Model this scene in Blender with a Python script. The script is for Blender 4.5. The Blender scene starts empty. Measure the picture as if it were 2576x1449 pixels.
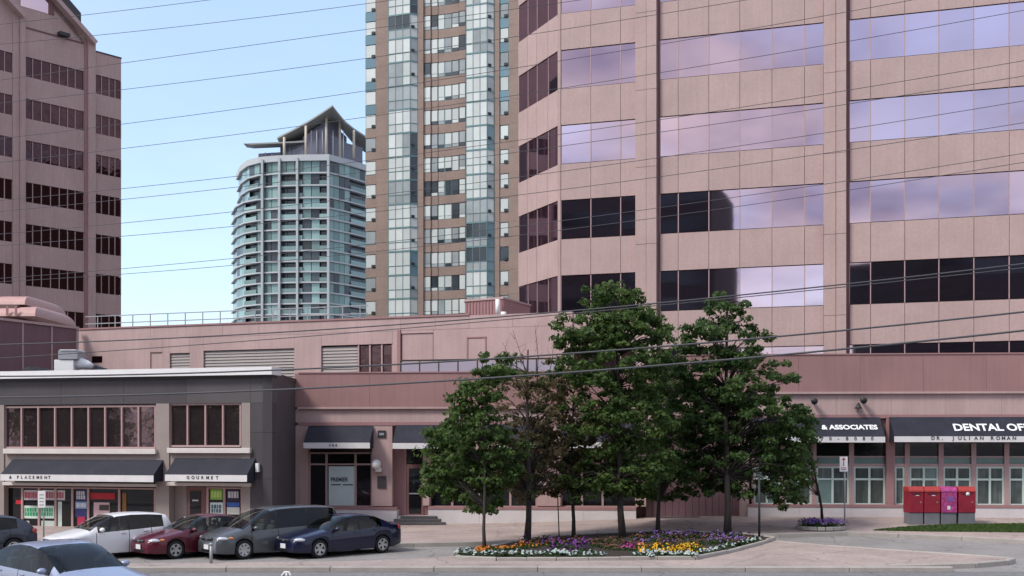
import bpy, bmesh, math, random
import numpy as np
from mathutils import Matrix, Vector, noise
R = math.radians
random.seed(7)
rng = np.random.default_rng(11)
scene = bpy.context.scene
col = scene.collection

# ------------------------------------------------------------------ camera
# picture measurements are in pixels of a 2576 x 1449 view of the photograph
FP, CX, HY, CH = 2800.0, 1288.0, 1110.0, 4.03
cam_d = bpy.data.cameras.new('camera')
cam = bpy.data.objects.new('camera', cam_d); col.objects.link(cam)
cam.location = (0, 0, CH); cam.rotation_euler = (R(90), 0, 0)
cam_d.sensor_width = 36.0
cam_d.lens = 36.0 * FP / 2576.0
cam_d.shift_y = (HY - 724.5) / 2576.0
cam_d.clip_end = 5000.0
scene.camera = cam

# ------------------------------------------------------------------ sky and sun
SUN_EL, SUN_AZ = R(48), R(236)      # azimuth clockwise from +Y: behind and left of the camera
world = bpy.data.worlds.new('World'); scene.world = world
world.use_nodes = True
nt = world.node_tree; N = nt.nodes; Lk = nt.links
N.clear()
out = N.new('ShaderNodeOutputWorld'); bg = N.new('ShaderNodeBackground')
sky = N.new('ShaderNodeTexSky'); sky.sky_type = 'NISHITA'; sky.sun_disc = False
sky.sun_elevation = SUN_EL; sky.sun_rotation = SUN_AZ
sky.air_density = 1.0; sky.dust_density = 1.6; sky.ozone_density = 1.5
tc = N.new('ShaderNodeTexCoord')
sep = N.new('ShaderNodeSeparateXYZ'); Lk.new(tc.outputs['Generated'], sep.inputs[0])
def wmath(op, a, b=None, clamp=False):
    n = N.new('ShaderNodeMath'); n.operation = op; n.use_clamp = clamp
    for i, v in enumerate((a, b)):
        if v is None: continue
        if isinstance(v, (int, float)): n.inputs[i].default_value = v
        else: Lk.new(v, n.inputs[i])
    return n.outputs[0]
zz = wmath('ADD', wmath('MAXIMUM', sep.outputs['Z'], 0.0), 0.16)
cx_ = wmath('DIVIDE', sep.outputs['X'], zz); cy_ = wmath('DIVIDE', sep.outputs['Y'], zz)
cmb = N.new('ShaderNodeCombineXYZ'); Lk.new(cx_, cmb.inputs[0]); Lk.new(cy_, cmb.inputs[1])
cn = N.new('ShaderNodeTexNoise'); cn.inputs['Scale'].default_value = 1.3
cn.inputs['Detail'].default_value = 7; cn.inputs['Roughness'].default_value = 0.52
cn.inputs['Distortion'].default_value = 0.4
Lk.new(cmb.outputs[0], cn.inputs['Vector'])
cr = N.new('ShaderNodeValToRGB'); cr.color_ramp.elements[0].position = 0.36; cr.color_ramp.elements[1].position = 0.58
Lk.new(cn.outputs['Fac'], cr.inputs['Fac'])
# the half of the sky beyond the buildings is clear, the half behind the camera carries the clouds seen mirrored in the glass
side = N.new('ShaderNodeMapRange'); Lk.new(sep.outputs['Y'], side.inputs['Value'])
side.inputs['From Min'].default_value = 0.75; side.inputs['From Max'].default_value = -0.15
side.inputs['To Min'].default_value = 0.06; side.inputs['To Max'].default_value = 0.92
cmask = wmath('MULTIPLY', cr.outputs['Color'], side.outputs[0], True)
cn2 = N.new('ShaderNodeTexNoise'); cn2.inputs['Scale'].default_value = 2.2; cn2.inputs['Detail'].default_value = 5
Lk.new(cmb.outputs[0], cn2.inputs['Vector'])
ccol = N.new('ShaderNodeValToRGB')
ccol.color_ramp.elements[0].color = (1.35, 1.35, 1.9, 1); ccol.color_ramp.elements[0].position = 0.38
ccol.color_ramp.elements[1].color = (3.6, 3.4, 3.4, 1); ccol.color_ramp.elements[1].position = 0.62
Lk.new(cn2.outputs['Fac'], ccol.inputs['Fac'])
mix = N.new('ShaderNodeMixRGB'); Lk.new(cmask, mix.inputs['Fac'])
hz = N.new('ShaderNodeMixRGB'); hz.inputs['Fac'].default_value = 0.42; hz.inputs['Color2'].default_value = (1.75, 2.25, 3.0, 1)   # thin even haze
Lk.new(sky.outputs[0], hz.inputs['Color1']); Lk.new(hz.outputs[0], mix.inputs['Color1']); Lk.new(ccol.outputs['Color'], mix.inputs['Color2'])
Lk.new(mix.outputs[0], bg.inputs['Color']); bg.inputs['Strength'].default_value = 0.15
Lk.new(bg.outputs[0], out.inputs['Surface'])

sun_d = bpy.data.lights.new('sun', 'SUN'); sun = bpy.data.objects.new('sun', sun_d); col.objects.link(sun)
sun_d.energy = 1.35; sun_d.angle = R(14.0); sun_d.color = (1.0, 0.95, 0.88)
sdir = Vector((math.sin(SUN_AZ) * math.cos(SUN_EL), math.cos(SUN_AZ) * math.cos(SUN_EL), math.sin(SUN_EL)))
sun.rotation_euler = (-sdir).to_track_quat('-Z', 'Y').to_euler()
sun.location = (0, 0, 60)
vs = scene.view_settings
vs.view_transform = 'Standard'; vs.look = 'None'; vs.exposure = 1.14; vs.gamma = 1.0; vs.use_curve_mapping = False
scene.cycles.max_bounces = 8; scene.cycles.caustics_reflective = False; scene.cycles.caustics_refractive = False
scene.cycles.sample_clamp_indirect = 4.0
try: scene.cycles.use_denoising = True
except Exception: pass

# ------------------------------------------------------------------ materials
def make_mat(name, color, rough=0.7, metal=0.0, spec=0.4, var=0.0, scale=3.0, streak=0.0, obj_var=0.0,
             bump=0.0, bscale=20.0, coat=0.0, emit=None, speck=0.0, hue=None):
    m = bpy.data.materials.new(name); m.use_nodes = True
    t = m.node_tree; n = t.nodes; p = n['Principled BSDF']; l = t.links
    c = (*color, 1) if len(color) == 3 else color
    p.inputs['Base Color'].default_value = c
    p.inputs['Roughness'].default_value = rough; p.inputs['Metallic'].default_value = metal
    p.inputs['Specular IOR Level'].default_value = spec
    p.inputs['Coat Weight'].default_value = coat; p.inputs['Coat Roughness'].default_value = 0.04
    m.diffuse_color = c
    if emit: p.inputs['Emission Color'].default_value = (*emit[0], 1); p.inputs['Emission Strength'].default_value = emit[1]
    geo = n.new('ShaderNodeNewGeometry') if (var or streak or bump or speck) else None
    val = None
    def mul(a, b):
        x = n.new('ShaderNodeMath'); x.operation = 'MULTIPLY'
        for i, v in enumerate((a, b)):
            if isinstance(v, (int, float)): x.inputs[i].default_value = v
            else: l.new(v, x.inputs[i])
        return x.outputs[0]
    def rng_noise(sc, amt, detail=4, vec=None, lo=.3, hi=.7):
        tx = n.new('ShaderNodeTexNoise'); tx.inputs['Scale'].default_value = sc; tx.inputs['Detail'].default_value = detail
        l.new(vec if vec else geo.outputs['Position'], tx.inputs['Vector'])
        mr = n.new('ShaderNodeMapRange'); l.new(tx.outputs['Fac'], mr.inputs['Value'])
        mr.inputs['From Min'].default_value = lo; mr.inputs['From Max'].default_value = hi
        mr.inputs['To Min'].default_value = 1 - amt; mr.inputs['To Max'].default_value = 1 + amt
        return mr.outputs[0]
    if var: val = rng_noise(scale, var)
    if speck:
        v = rng_noise(scale * 14, speck, 2); val = mul(val, v) if val else v
    if streak:
        mp = n.new('ShaderNodeMapping'); mp.inputs['Scale'].default_value = (5.0, 5.0, 0.28)
        l.new(geo.outputs['Position'], mp.inputs['Vector'])
        v = rng_noise(1.3, streak, 5, mp.outputs[0]); val = mul(val, v) if val else v
    if obj_var:
        oi = n.new('ShaderNodeObjectInfo'); mr = n.new('ShaderNodeMapRange'); l.new(oi.outputs['Random'], mr.inputs['Value'])
        mr.inputs['To Min'].default_value = 1 - obj_var; mr.inputs['To Max'].default_value = 1 + obj_var
        val = mul(val, mr.outputs[0]) if val else mr.outputs[0]
    if val is not None:
        vm = n.new('ShaderNodeVectorMath'); vm.operation = 'SCALE'; vm.inputs[0].default_value = color[:3]
        l.new(val, vm.inputs['Scale']); l.new(vm.outputs[0], p.inputs['Base Color'])
    if bump:
        tx = n.new('ShaderNodeTexNoise'); tx.inputs['Scale'].default_value = bscale; tx.inputs['Detail'].default_value = 3
        l.new(geo.outputs['Position'], tx.inputs['Vector'])
        bp = n.new('ShaderNodeBump'); bp.inputs['Strength'].default_value = 1.0; bp.inputs['Distance'].default_value = bump
        l.new(tx.outputs['Fac'], bp.inputs['Height']); l.new(bp.outputs[0], p.inputs['Normal'])
    return m

M = {}
M['granite'] = make_mat('pink beige granite', (.435, .315, .295), .75, var=.06, scale=.6, streak=.035, obj_var=.03, speck=.05, bump=.004, bscale=30)
M['granite_left'] = make_mat('brown pink granite', (.44, .31, .285), .75, var=.06, scale=.5, streak=.06, obj_var=.03, speck=.06)
M['granite_pale'] = make_mat('pale pink panel', (.45, .318, .303), .75, var=.07, scale=.7, streak=.055, obj_var=.035, speck=.03)
M['terracotta'] = make_mat('dusty red metal band', (.30, .168, .16), .6, var=.08, scale=.5, streak=.05, obj_var=.035)
M['pink_trim'] = make_mat('dark pink trim', (.33, .18, .18), .6, var=.05, scale=2)
M['mullion'] = make_mat('rose mullion metal', (.42, .28, .27), .45, spec=.5)
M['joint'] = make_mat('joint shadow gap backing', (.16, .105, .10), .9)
M['reddish_reveal'] = make_mat('reddish reveal strip', (.20, .10, .10), .7)
M['mauve_metal'] = make_mat('dark mauve ribbed metal', (.17, .095, .11), .55, var=.06, scale=1.2, streak=.08)
M['charcoal'] = make_mat('charcoal cladding', (.062, .056, .062), .6, var=.10, scale=.6, streak=.06, obj_var=.05)
M['charcoal_light'] = make_mat('worn charcoal cladding', (.085, .078, .082), .6, var=.10, scale=.6, obj_var=.03)
M['taupe'] = make_mat('taupe stucco', (.30, .255, .235), .85, var=.05, scale=1.5, speck=.04)
M['offwhite'] = make_mat('off white cornice', (.62, .58, .55), .6, var=.06, scale=2)
M['white'] = make_mat('white painted metal', (.76, .76, .76), .45, var=.04, scale=1.5)
M['white_base'] = make_mat('pale stone plinth', (.60, .56, .56), .7, var=.07, scale=1.2, obj_var=.03)
M['awning'] = make_mat('navy black awning canvas', (.018, .020, .033), .75, var=.22, scale=1.2, streak=.15, bump=.003, bscale=6)
M['valance'] = make_mat('white awning valance', (.66, .65, .65), .7, var=.05, scale=2)
M['lettering_white'] = make_mat('white lettering', (.80, .80, .82), .5)
M['lettering_dark'] = make_mat('dark lettering', (.05, .05, .06), .6)
M['mint'] = make_mat('mint white inner frame', (.54, .65, .60), .5, var=.06, scale=2)
M['brick'] = make_mat('tan brown brick', (.29, .215, .18), .85, var=.08, scale=.5, obj_var=.05, speck=.12)
M['teal'] = make_mat('teal painted frame', (.14, .25, .26), .5, var=.05, scale=1)
M['dark_metal'] = make_mat('dark metal', (.03, .03, .035), .5)
M['grey_metal'] = make_mat('grey galvanised metal', (.33, .34, .36), .45, metal=.3, var=.06, scale=4)
M['light_concrete'] = make_mat('pale balcony concrete', (.45, .475, .49), .7, var=.05, scale=.2)
M['roof_olive'] = make_mat('grey green roof', (.30, .31, .29), .6, var=.05, scale=.2)
M['cream_column'] = make_mat('cream column', (.52, .46, .38), .7)
M['wire'] = make_mat('wire sheath', (.075, .075, .085), .6)
M['rubber'] = make_mat('rubber', (.015, .015, .016), .8)
M['chrome'] = make_mat('alloy rim', (.48, .48, .49), .3, metal=.85)
M['seal'] = make_mat('black seal', (.008, .008, .009), .5)
M['lens_clear'] = make_mat('headlight lens', (.62, .63, .66), .12, metal=.35, coat=1.0)
M['lens_red'] = make_mat('tail light lens', (.42, .02, .02), .15, coat=1.0)
M['lens_amber'] = make_mat('amber lens', (.65, .22, .06), .2, coat=1.0)
M['plate'] = make_mat('licence plate white', (.70, .70, .72), .5)
M['bark'] = make_mat('dark bark', (.040, .031, .029), .9, var=.2, scale=8, bump=.02, bscale=14)
M['soil'] = make_mat('dark soil', (.035, .026, .02), .95, var=.2, scale=8)
M['concrete_kerb'] = make_mat('kerb concrete', (.36, .33, .30), .85, var=.10, scale=1.6, speck=.07, obj_var=.05)

def glass_mat(name, color, rough=.03, metal=1.0, wav=.0015, wscale=.9, obj_var=.08, spec=.5):
    return make_mat(name, color, rough, metal=metal, spec=spec, obj_var=obj_var, bump=wav, bscale=wscale)
M['glass_rose'] = glass_mat('rose mirror glass', (.52, .405, .475), wav=.0008, wscale=.5)
M['glass_left'] = glass_mat('wine tinted glass', (.075, .045, .05), wav=.03, wscale=.7)
M['glass_dark'] = make_mat('dark shop glass', (.010, .010, .012), .04, spec=.5, bump=.003, bscale=.8, obj_var=.3)
M['glass_upper'] = make_mat('bronze office glass', (.16, .115, .13), .03, metal=.85, bump=.006, bscale=.8, obj_var=.15)
M['glass_mint'] = make_mat('shop glass with pale blinds', (.085, .105, .095), .08, spec=.5, var=.35, scale=1.6, streak=.4, obj_var=.35)
M['glass_mint2'] = make_mat('shop glass with greenish vinyl', (.16, .24, .22), .15, spec=.5, var=.15, scale=1.6)
M['blind_white'] = make_mat('glass over white blinds', (.60, .64, .61), .12, spec=.4, var=.05, scale=.7, obj_var=.12)
M['blind_grey'] = make_mat('glass over grey blinds', (.34, .38, .38), .12, spec=.4, var=.12, scale=.7, obj_var=.15)
M['blind_dark'] = make_mat('glass over dark room', (.055, .07, .08), .06, spec=.6, var=.2, scale=.7, obj_var=.2)
M['glass_blue'] = make_mat('teal blue spandrel glass', (.14, .24, .28), .08, spec=.6, obj_var=.1)
M['far_glass'] = make_mat('pale green tower glass', (.21, .32, .305), .12, spec=.45, metal=.1, obj_var=.35)
M['far_dark'] = make_mat('dark balcony recess glass', (.05, .065, .075), .10, spec=.5, obj_var=.4)
M['far_purple'] = make_mat('penthouse glass', (.12, .12, .16), .12, spec=.5, obj_var=.25)
M['terrace_glass'] = make_mat('pale terrace glass', (.55, .50, .60), .1, spec=.5, metal=.3)
M['car_glass'] = make_mat('car window glass', (.008, .011, .012), .03, spec=.35, coat=.15)
def car_glass(name, tint):
    m = bpy.data.materials.new(name); m.use_nodes = True; t = m.node_tree; n = t.nodes; l = t.links; n.remove(n['Principled BSDF'])
    tr = n.new('ShaderNodeBsdfTransparent'); tr.inputs[0].default_value = (*tint, 1); gl = n.new('ShaderNodeBsdfGlossy'); gl.inputs['Roughness'].default_value = .03
    fr = n.new('ShaderNodeFresnel'); fr.inputs[0].default_value = 1.5; ms = n.new('ShaderNodeMixShader')
    l.new(fr.outputs[0], ms.inputs[0]); l.new(tr.outputs[0], ms.inputs[1]); l.new(gl.outputs[0], ms.inputs[2]); l.new(ms.outputs[0], n['Material Output'].inputs['Surface'])
    return m
M['car_glass'] = car_glass('clear car glass', (.58, .66, .62)); M['privacy_glass'] = car_glass('dark privacy glass', (.10, .11, .12))
M['seat_cloth'] = make_mat('grey seat cloth', (.07, .07, .075), .9); M['trim_dark'] = make_mat('dark dashboard', (.02, .02, .022), .7)
M['vent_grille'] = make_mat('louvre grey', (.33, .295, .28), .7, var=.05, scale=1)

def paint(name, c, flake=.0):
    return make_mat(name, c, .35, metal=flake, spec=.3, coat=.7)

def leaf_mat(name, c1, c2, trans=.35):
    m = bpy.data.materials.new(name); m.use_nodes = True
    t = m.node_tree; n = t.nodes; l = t.links; p = n['Principled BSDF']; o = n['Material Output']
    at = n.new('ShaderNodeAttribute'); at.attribute_name = 'tint'
    mx = n.new('ShaderNodeMixRGB'); mx.inputs['Color1'].default_value = (*c1, 1); mx.inputs['Color2'].default_value = (*c2, 1)
    l.new(at.outputs['Fac'], mx.inputs['Fac']); l.new(mx.outputs[0], p.inputs['Base Color'])
    p.inputs['Roughness'].default_value = .55; p.inputs['Specular IOR Level'].default_value = .25
    tr = n.new('ShaderNodeBsdfTranslucent'); l.new(mx.outputs[0], tr.inputs['Color'])
    ms = n.new('ShaderNodeMixShader'); ms.inputs[0].default_value = trans
    l.new(p.outputs[0], ms.inputs[1]); l.new(tr.outputs[0], ms.inputs[2]); l.new(ms.outputs[0], o.inputs['Surface'])
    return m
M['leaf'] = leaf_mat('maple leaf green', (.054, .098, .026), (.13, .20, .055), .5)
M['leaf_deep'] = leaf_mat('deep green leaf', (.044, .088, .026), (.105, .17, .05), .5)
M['leaf_brown'] = leaf_mat('browned leaf', (.10, .115, .045), (.20, .145, .085), .5)
M['grass'] = leaf_mat('lawn grass', (.045, .085, .02), (.08, .13, .035), .2)

# ------------------------------------------------------------------ object helpers
WM = {}
def ident(): return Matrix.Identity(4)
def T(x, y=0, z=0):
    return Matrix.Translation(Vector((x, y, z)) if not isinstance(x, Vector) else x)
def link(name, mesh, parent=None, mw=None):
    o = bpy.data.objects.new(name, mesh); col.objects.link(o)
    mw = mw if mw is not None else ident()
    if parent is not None:
        o.parent = parent; o.matrix_basis = WM[parent.name].inverted() @ mw
    else: o.matrix_basis = mw
    WM[o.name] = mw.copy()
    return o
def tag(o, label=None, cat=None, group=None, kind=None):
    if label: o['label'] = label
    if cat: o['category'] = cat
    if group: o['group'] = group
    if kind: o['kind'] = kind
    return o
def thing(name, label, cat, loc=(0, 0, 0), rz=0.0, group=None):
    o = link(name, None, None, T(*loc) @ Matrix.Rotation(rz, 4, 'Z'))
    o.empty_display_size = .3
    return tag(o, label, cat, group)

_bx = {}
def boxmesh(dx, dy, dz, mat, bev=0.0):
    k = (round(dx, 3), round(dy, 3), round(dz, 3), mat.name, bev)
    if k in _bx: return _bx[k]
    bm = bmesh.new(); bmesh.ops.create_cube(bm, size=1.0)
    for v in bm.verts: v.co = Vector((v.co.x * dx, v.co.y * dy, v.co.z * dz))
    if bev: bmesh.ops.bevel(bm, geom=bm.edges[:], offset=bev, segments=1, affect='EDGES')
    me = bpy.data.meshes.new('box'); bm.to_mesh(me); bm.free(); me.materials.append(mat)
    _bx[k] = me
    return me
def wbox(name, mat, c, d, parent=None, rz=0.0, bev=0.0, rot=None):
    mw = T(*c) @ (rot if rot is not None else Matrix.Rotation(rz, 4, 'Z'))
    return link(name, boxmesh(*d, mat, bev), parent, mw)

class MB:
    """collects boxes, bars, tubes and polygons in world space, builds one mesh"""
    def __init__(s): s.v = []; s.f = []; s.mi = []; s.sm = []
    def add(s, vs, fs, mi=0, smooth=False):
        b = len(s.v); s.v += [tuple(v) for v in vs]
        for f in fs: s.f.append([b + i for i in f]); s.mi.append(mi); s.sm.append(smooth)
    def box(s, mw, d, mi=0):
        vs = [mw @ Vector((x * d[0] / 2, y * d[1] / 2, z * d[2] / 2)) for x in (-1, 1) for y in (-1, 1) for z in (-1, 1)]
        s.add(vs, [(0, 1, 3, 2), (4, 6, 7, 5), (0, 4, 5, 1), (2, 3, 7, 6), (0, 2, 6, 4), (1, 5, 7, 3)], mi)
    def fbox(s, F, u0, u1, z0, z1, w0, w1, mi=0):
        s.box(F.mat((u0 + u1) / 2, (w0 + w1) / 2, (z0 + z1) / 2), (abs(u1 - u0), abs(w1 - w0), abs(z1 - z0)), mi)
    def tube(s, pts, rad, n=6, mi=0, cap=True):
        pts = [Vector(p) for p in pts]
        if not hasattr(rad, '__len__'): rad = [rad] * len(pts)
        rings = []; side = None
        for i, p in enumerate(pts):
            d = (pts[min(i + 1, len(pts) - 1)] - pts[max(i - 1, 0)]).normalized()
            if side is None: side = d.orthogonal().normalized()
            else:
                side = side - d * side.dot(d)
                side = side.normalized() if side.length > 1e-6 else d.orthogonal().normalized()
            b = d.cross(side)
            rings.append([p + (side * math.cos(2 * math.pi * k / n) + b * math.sin(2 * math.pi * k / n)) * rad[i] for k in range(n)])
        vs = [v for r in rings for v in r]; fs = []
        for i in range(len(pts) - 1):
            for k in range(n):
                k2 = (k + 1) % n
                fs.append((i * n + k, i * n + k2, (i + 1) * n + k2, (i + 1) * n + k))
        if cap: fs += [tuple(range(n))[::-1], tuple((len(pts) - 1) * n + k for k in range(n))]
        s.add(vs, fs, mi, True)
    def prism(s, mw, poly, y0, y1, mi=0):
        """poly in local x-z, extruded in local y"""
        n = len(poly)
        vs = [mw @ Vector((p[0], y0, p[1])) for p in poly] + [mw @ Vector((p[0], y1, p[1])) for p in poly]
        fs = [tuple(range(n)), tuple(range(2 * n - 1, n - 1, -1))] + [(i, i + n, (i + 1) % n + n, (i + 1) % n) for i in range(n)]
        s.add(vs, fs, mi)
    def slab(s, poly, z0, z1, mi=0):
        """poly in world x-y, extruded upward"""
        n = len(poly)
        vs = [(p[0], p[1], z0) for p in poly] + [(p[0], p[1], z1) for p in poly]
        fs = [tuple(range(n))[::-1], tuple(range(n, 2 * n))] + [(i, (i + 1) % n, (i + 1) % n + n, i + n) for i in range(n)]
        s.add(vs, fs, mi)
    def build(s, name, mats, parent=None, mw=None):
        mw = mw if mw is not None else (WM[parent.name] if parent is not None else ident())
        inv = mw.inverted()
        me = bpy.data.meshes.new(name)
        me.from_pydata([inv @ Vector(v) for v in s.v], [], s.f)
        for m in (mats if isinstance(mats, (list, tuple)) else [mats]): me.materials.append(m)
        me.polygons.foreach_set('material_index', s.mi); me.polygons.foreach_set('use_smooth', s.sm)
        bm = bmesh.new(); bm.from_mesh(me); bmesh.ops.recalc_face_normals(bm, faces=bm.faces); bm.to_mesh(me); bm.free()
        me.update()
        return link(name, me, parent, mw)

def px(xd, yd, Y):
    """a picture point at depth Y"""
    return Vector(((xd - CX) / FP * Y, Y, CH + (HY - yd) / FP * Y))

class Fac:
    """vertical facade through two picture columns at given depths; u runs right, w outward to the viewer"""
    def __init__(s, xa, Ya, xb, Yb):
        s.o = Vector(((xa - CX) / FP * Ya, Ya, 0)); b = Vector(((xb - CX) / FP * Yb, Yb, 0))
        s.d = (b - s.o).normalized(); s.L = (b - s.o).length
        s.n = Vector((s.d.y, -s.d.x, 0)); s.ang = math.atan2(s.d.y, s.d.x)
    def u(s, xd, w=0.0):
        r = Vector(((xd - CX) / FP, 1.0, 0)); o = s.o + s.n * w
        # o + d*u = r*t
        det = s.d.x * (-r.y) - (-r.x) * s.d.y
        return ((-o.x) * (-r.y) - (-r.x) * (-o.y)) / det
    def Y(s, xd, w=0.0): return (s.o + s.n * w + s.d * s.u(xd, w)).y
    def z(s, xd, yd, w=0.0): return CH + (HY - yd) / FP * s.Y(xd, w)
    def mat(s, u, w, z):
        p = s.o + s.d * u + s.n * w; p.z = z
        return T(p) @ Matrix.Rotation(s.ang, 4, 'Z')
    def pt(s, u, w, z):
        p = s.o + s.d * u + s.n * w; p.z = z
        return p
def fbox(F, name, mat, u0, u1, z0, z1, w0, w1, parent, bev=0.0):
    return link(name, boxmesh(abs(u1 - u0), abs(w1 - w0), abs(z1 - z0), mat, bev), parent, F.mat((u0 + u1) / 2, (w0 + w1) / 2, (z0 + z1) / 2))

def text(s, size, mat, parent, mw, name='lettering', spacing=1.0, bold=0.0, ext=.006, sx=1.0, align='LEFT'):
    cu = bpy.data.curves.new('t', 'FONT'); cu.body = s; cu.size = size; cu.extrude = ext; cu.offset = bold
    cu.space_character = spacing; cu.align_x = align; cu.align_y = 'BOTTOM_BASELINE' if False else 'BOTTOM'
    cu.resolution_u = 3
    ob = bpy.data.objects.new('t', cu); col.objects.link(ob)
    dg = bpy.context.evaluated_depsgraph_get(); me = bpy.data.meshes.new_from_object(ob.evaluated_get(dg))
    bpy.data.objects.remove(ob); bpy.data.curves.remove(cu)
    me.materials.clear(); me.materials.append(mat)
    if sx != 1.0: me.transform(Matrix.Scale(sx, 4, (1, 0, 0)))
    # lies in local x-y facing +z: stand it up, facing outward (-y of the facade)
    return link(name, me, parent, mw @ Matrix.Rotation(R(90), 4, 'X'))

# ------------------------------------------------------------------ ground
def sstep(a, b, x):
    t = min(1, max(0, (x - a) / (b - a))); return t * t * (3 - 2 * t)
def gz(X, Y):
    return .42 * sstep(-4, 12, X) * sstep(41, 51, Y)
def gpt(xd, yd, z0=.15):
    """picture point on the gently rising ground"""
    z = z0
    for _ in range(30):
        Y = FP * (CH - z) / (yd - HY); X = (xd - CX) / FP * Y
        z = z * .5 + (z0 + gz(X, Y)) * .5
    return Vector((X, Y, z))

def ground_mat(name, c, var, scale, speck, stain=.0):
    m = make_mat(name, c, .88, spec=.25, var=var, scale=scale, speck=speck, bump=.004, bscale=40)
    t = m.node_tree; n = t.nodes; l = t.links; p = n['Principled BSDF']
    src = p.inputs['Base Color'].links[0].from_socket; geo = n.new('ShaderNodeNewGeometry')
    wob = n.new('ShaderNodeTexNoise'); wob.inputs['Scale'].default_value = 1.2; l.new(geo.outputs['Position'], wob.inputs['Vector'])
    add = n.new('ShaderNodeVectorMath'); add.operation = 'MULTIPLY_ADD'; add.inputs[1].default_value = (.8, .8, .8)
    l.new(wob.outputs['Color'], add.inputs[0]); l.new(geo.outputs['Position'], add.inputs[2])
    vo = n.new('ShaderNodeTexVoronoi'); vo.feature = 'DISTANCE_TO_EDGE'; vo.inputs['Scale'].default_value = .22; l.new(add.outputs[0], vo.inputs['Vector'])
    mr = n.new('ShaderNodeMapRange'); mr.inputs['From Min'].default_value = .004; mr.inputs['From Max'].default_value = .012; mr.inputs['To Min'].default_value = .72; mr.inputs['To Max'].default_value = 1.0
    l.new(vo.outputs['Distance'], mr.inputs['Value'])
    st = n.new('ShaderNodeTexNoise'); st.inputs['Scale'].default_value = .9; st.inputs['Detail'].default_value = 6; st.inputs['Roughness'].default_value = .7; l.new(geo.outputs['Position'], st.inputs['Vector'])
    sr = n.new('ShaderNodeMapRange'); sr.inputs['From Min'].default_value = .56; sr.inputs['From Max'].default_value = .72; sr.inputs['To Min'].default_value = 1.0; sr.inputs['To Max'].default_value = .74
    l.new(st.outputs['Fac'], sr.inputs['Value'])
    m1 = n.new('ShaderNodeMath'); m1.operation = 'MULTIPLY'; l.new(mr.outputs[0], m1.inputs[0]); l.new(sr.outputs[0], m1.inputs[1])
    sc = n.new('ShaderNodeVectorMath'); sc.operation = 'SCALE'; l.new(src, sc.inputs[0]); l.new(m1.outputs[0], sc.inputs['Scale']); l.new(sc.outputs[0], p.inputs['Base Color'])
    return m
M['asphalt'] = ground_mat('grey asphalt', (.20, .195, .20), .12, .35, .12)
M['service'] = ground_mat('worn pale asphalt', (.27, .255, .245), .13, .45, .10)
M['paving'] = ground_mat('pinkish concrete paving', (.37, .30, .272), .14, .42, .12)
M['sidewalk'] = ground_mat('pinkish brick sidewalk', (.37, .295, .268), .12, .5, .12)

def sheet(name, mat, poly, z0, step=2.0, follow=True):
    """flat polygon in x-y cut into a grid and draped on the ground"""
    bm = bmesh.new(); f = bm.faces.new([bm.verts.new((p[0], p[1], 0)) for p in poly])
    xs = [p[0] for p in poly]; ys = [p[1] for p in poly]
    if follow:
        x = math.ceil(max(min(xs), -60) / step) * step
        while x < min(max(xs), 60):
            bmesh.ops.bisect_plane(bm, geom=bm.verts[:] + bm.edges[:] + bm.faces[:], plane_co=(x, 0, 0), plane_no=(1, 0, 0)); x += step
        y = 40.0
        while y < min(max(ys), 60):
            if y > min(ys): bmesh.ops.bisect_plane(bm, geom=bm.verts[:] + bm.edges[:] + bm.faces[:], plane_co=(0, y, 0), plane_no=(0, 1, 0))
            y += 1.5
    for v in bm.verts: v.co.z = z0 + (gz(v.co.x, v.co.y) if follow else 0)
    bmesh.ops.recalc_face_normals(bm, faces=bm.faces)
    for f in bm.faces:
        if f.normal.z < 0: f.normal_flip()
    me = bpy.data.meshes.new(name); bm.to_mesh(me); bm.free(); me.materials.append(mat)
    return tag(link(name, me), kind='structure')

sheet('ground', M['asphalt'], [(-2500, -2500), (2500, -2500), (2500, 3000), (-2500, 3000)], -.03, follow=False)
sheet('main_road', M['asphalt'], [(-200, 14), (200, 14), (200, 34.25), (-200, 34.25)], 0.0, follow=False)
# service road between the boulevard strip and the sidewalk
sheet('service_road', M['service'], [(-70, 34.26), (70, 34.26), (70, 52.2), (-70, 52.2)], 0.004)
# boulevard strip with the flower bed
bl = [(-45, 34.6)] + [tuple(gpt(x, y)[:2]) for x, y in ((2180, 1425), (2330, 1422), (2450, 1418), (2530, 1411), (2548, 1405),
      (2500, 1400), (2300, 1387), (2080, 1372), (1955, 1360), (1930, 1347), (1640, 1340), (1420, 1352), (1300, 1368), (1190, 1388), (1110, 1402))] + \
     [tuple(gpt(900, 1411)[:2]), tuple(gpt(300, 1418)[:2]), (-45, 36.4)]
sheet('boulevard_strip', M['paving'], bl, .15)
edge = MB()
def skirt(poly, z1, z0, mb):
    for i in range(len(poly)):
        a, b = poly[i], poly[(i + 1) % len(poly)]
        mb.add([(a[0], a[1], z1 + gz(*a)), (b[0], b[1], z1 + gz(*b)), (b[0], b[1], z0 + gz(*b) - .05), (a[0], a[1], z0 + gz(*a) - .05)], [(0, 1, 2, 3)])
skirt(bl, .149, 0, edge)
tag(edge.build('boulevard_edge', M['concrete_kerb']), kind='structure')
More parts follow.
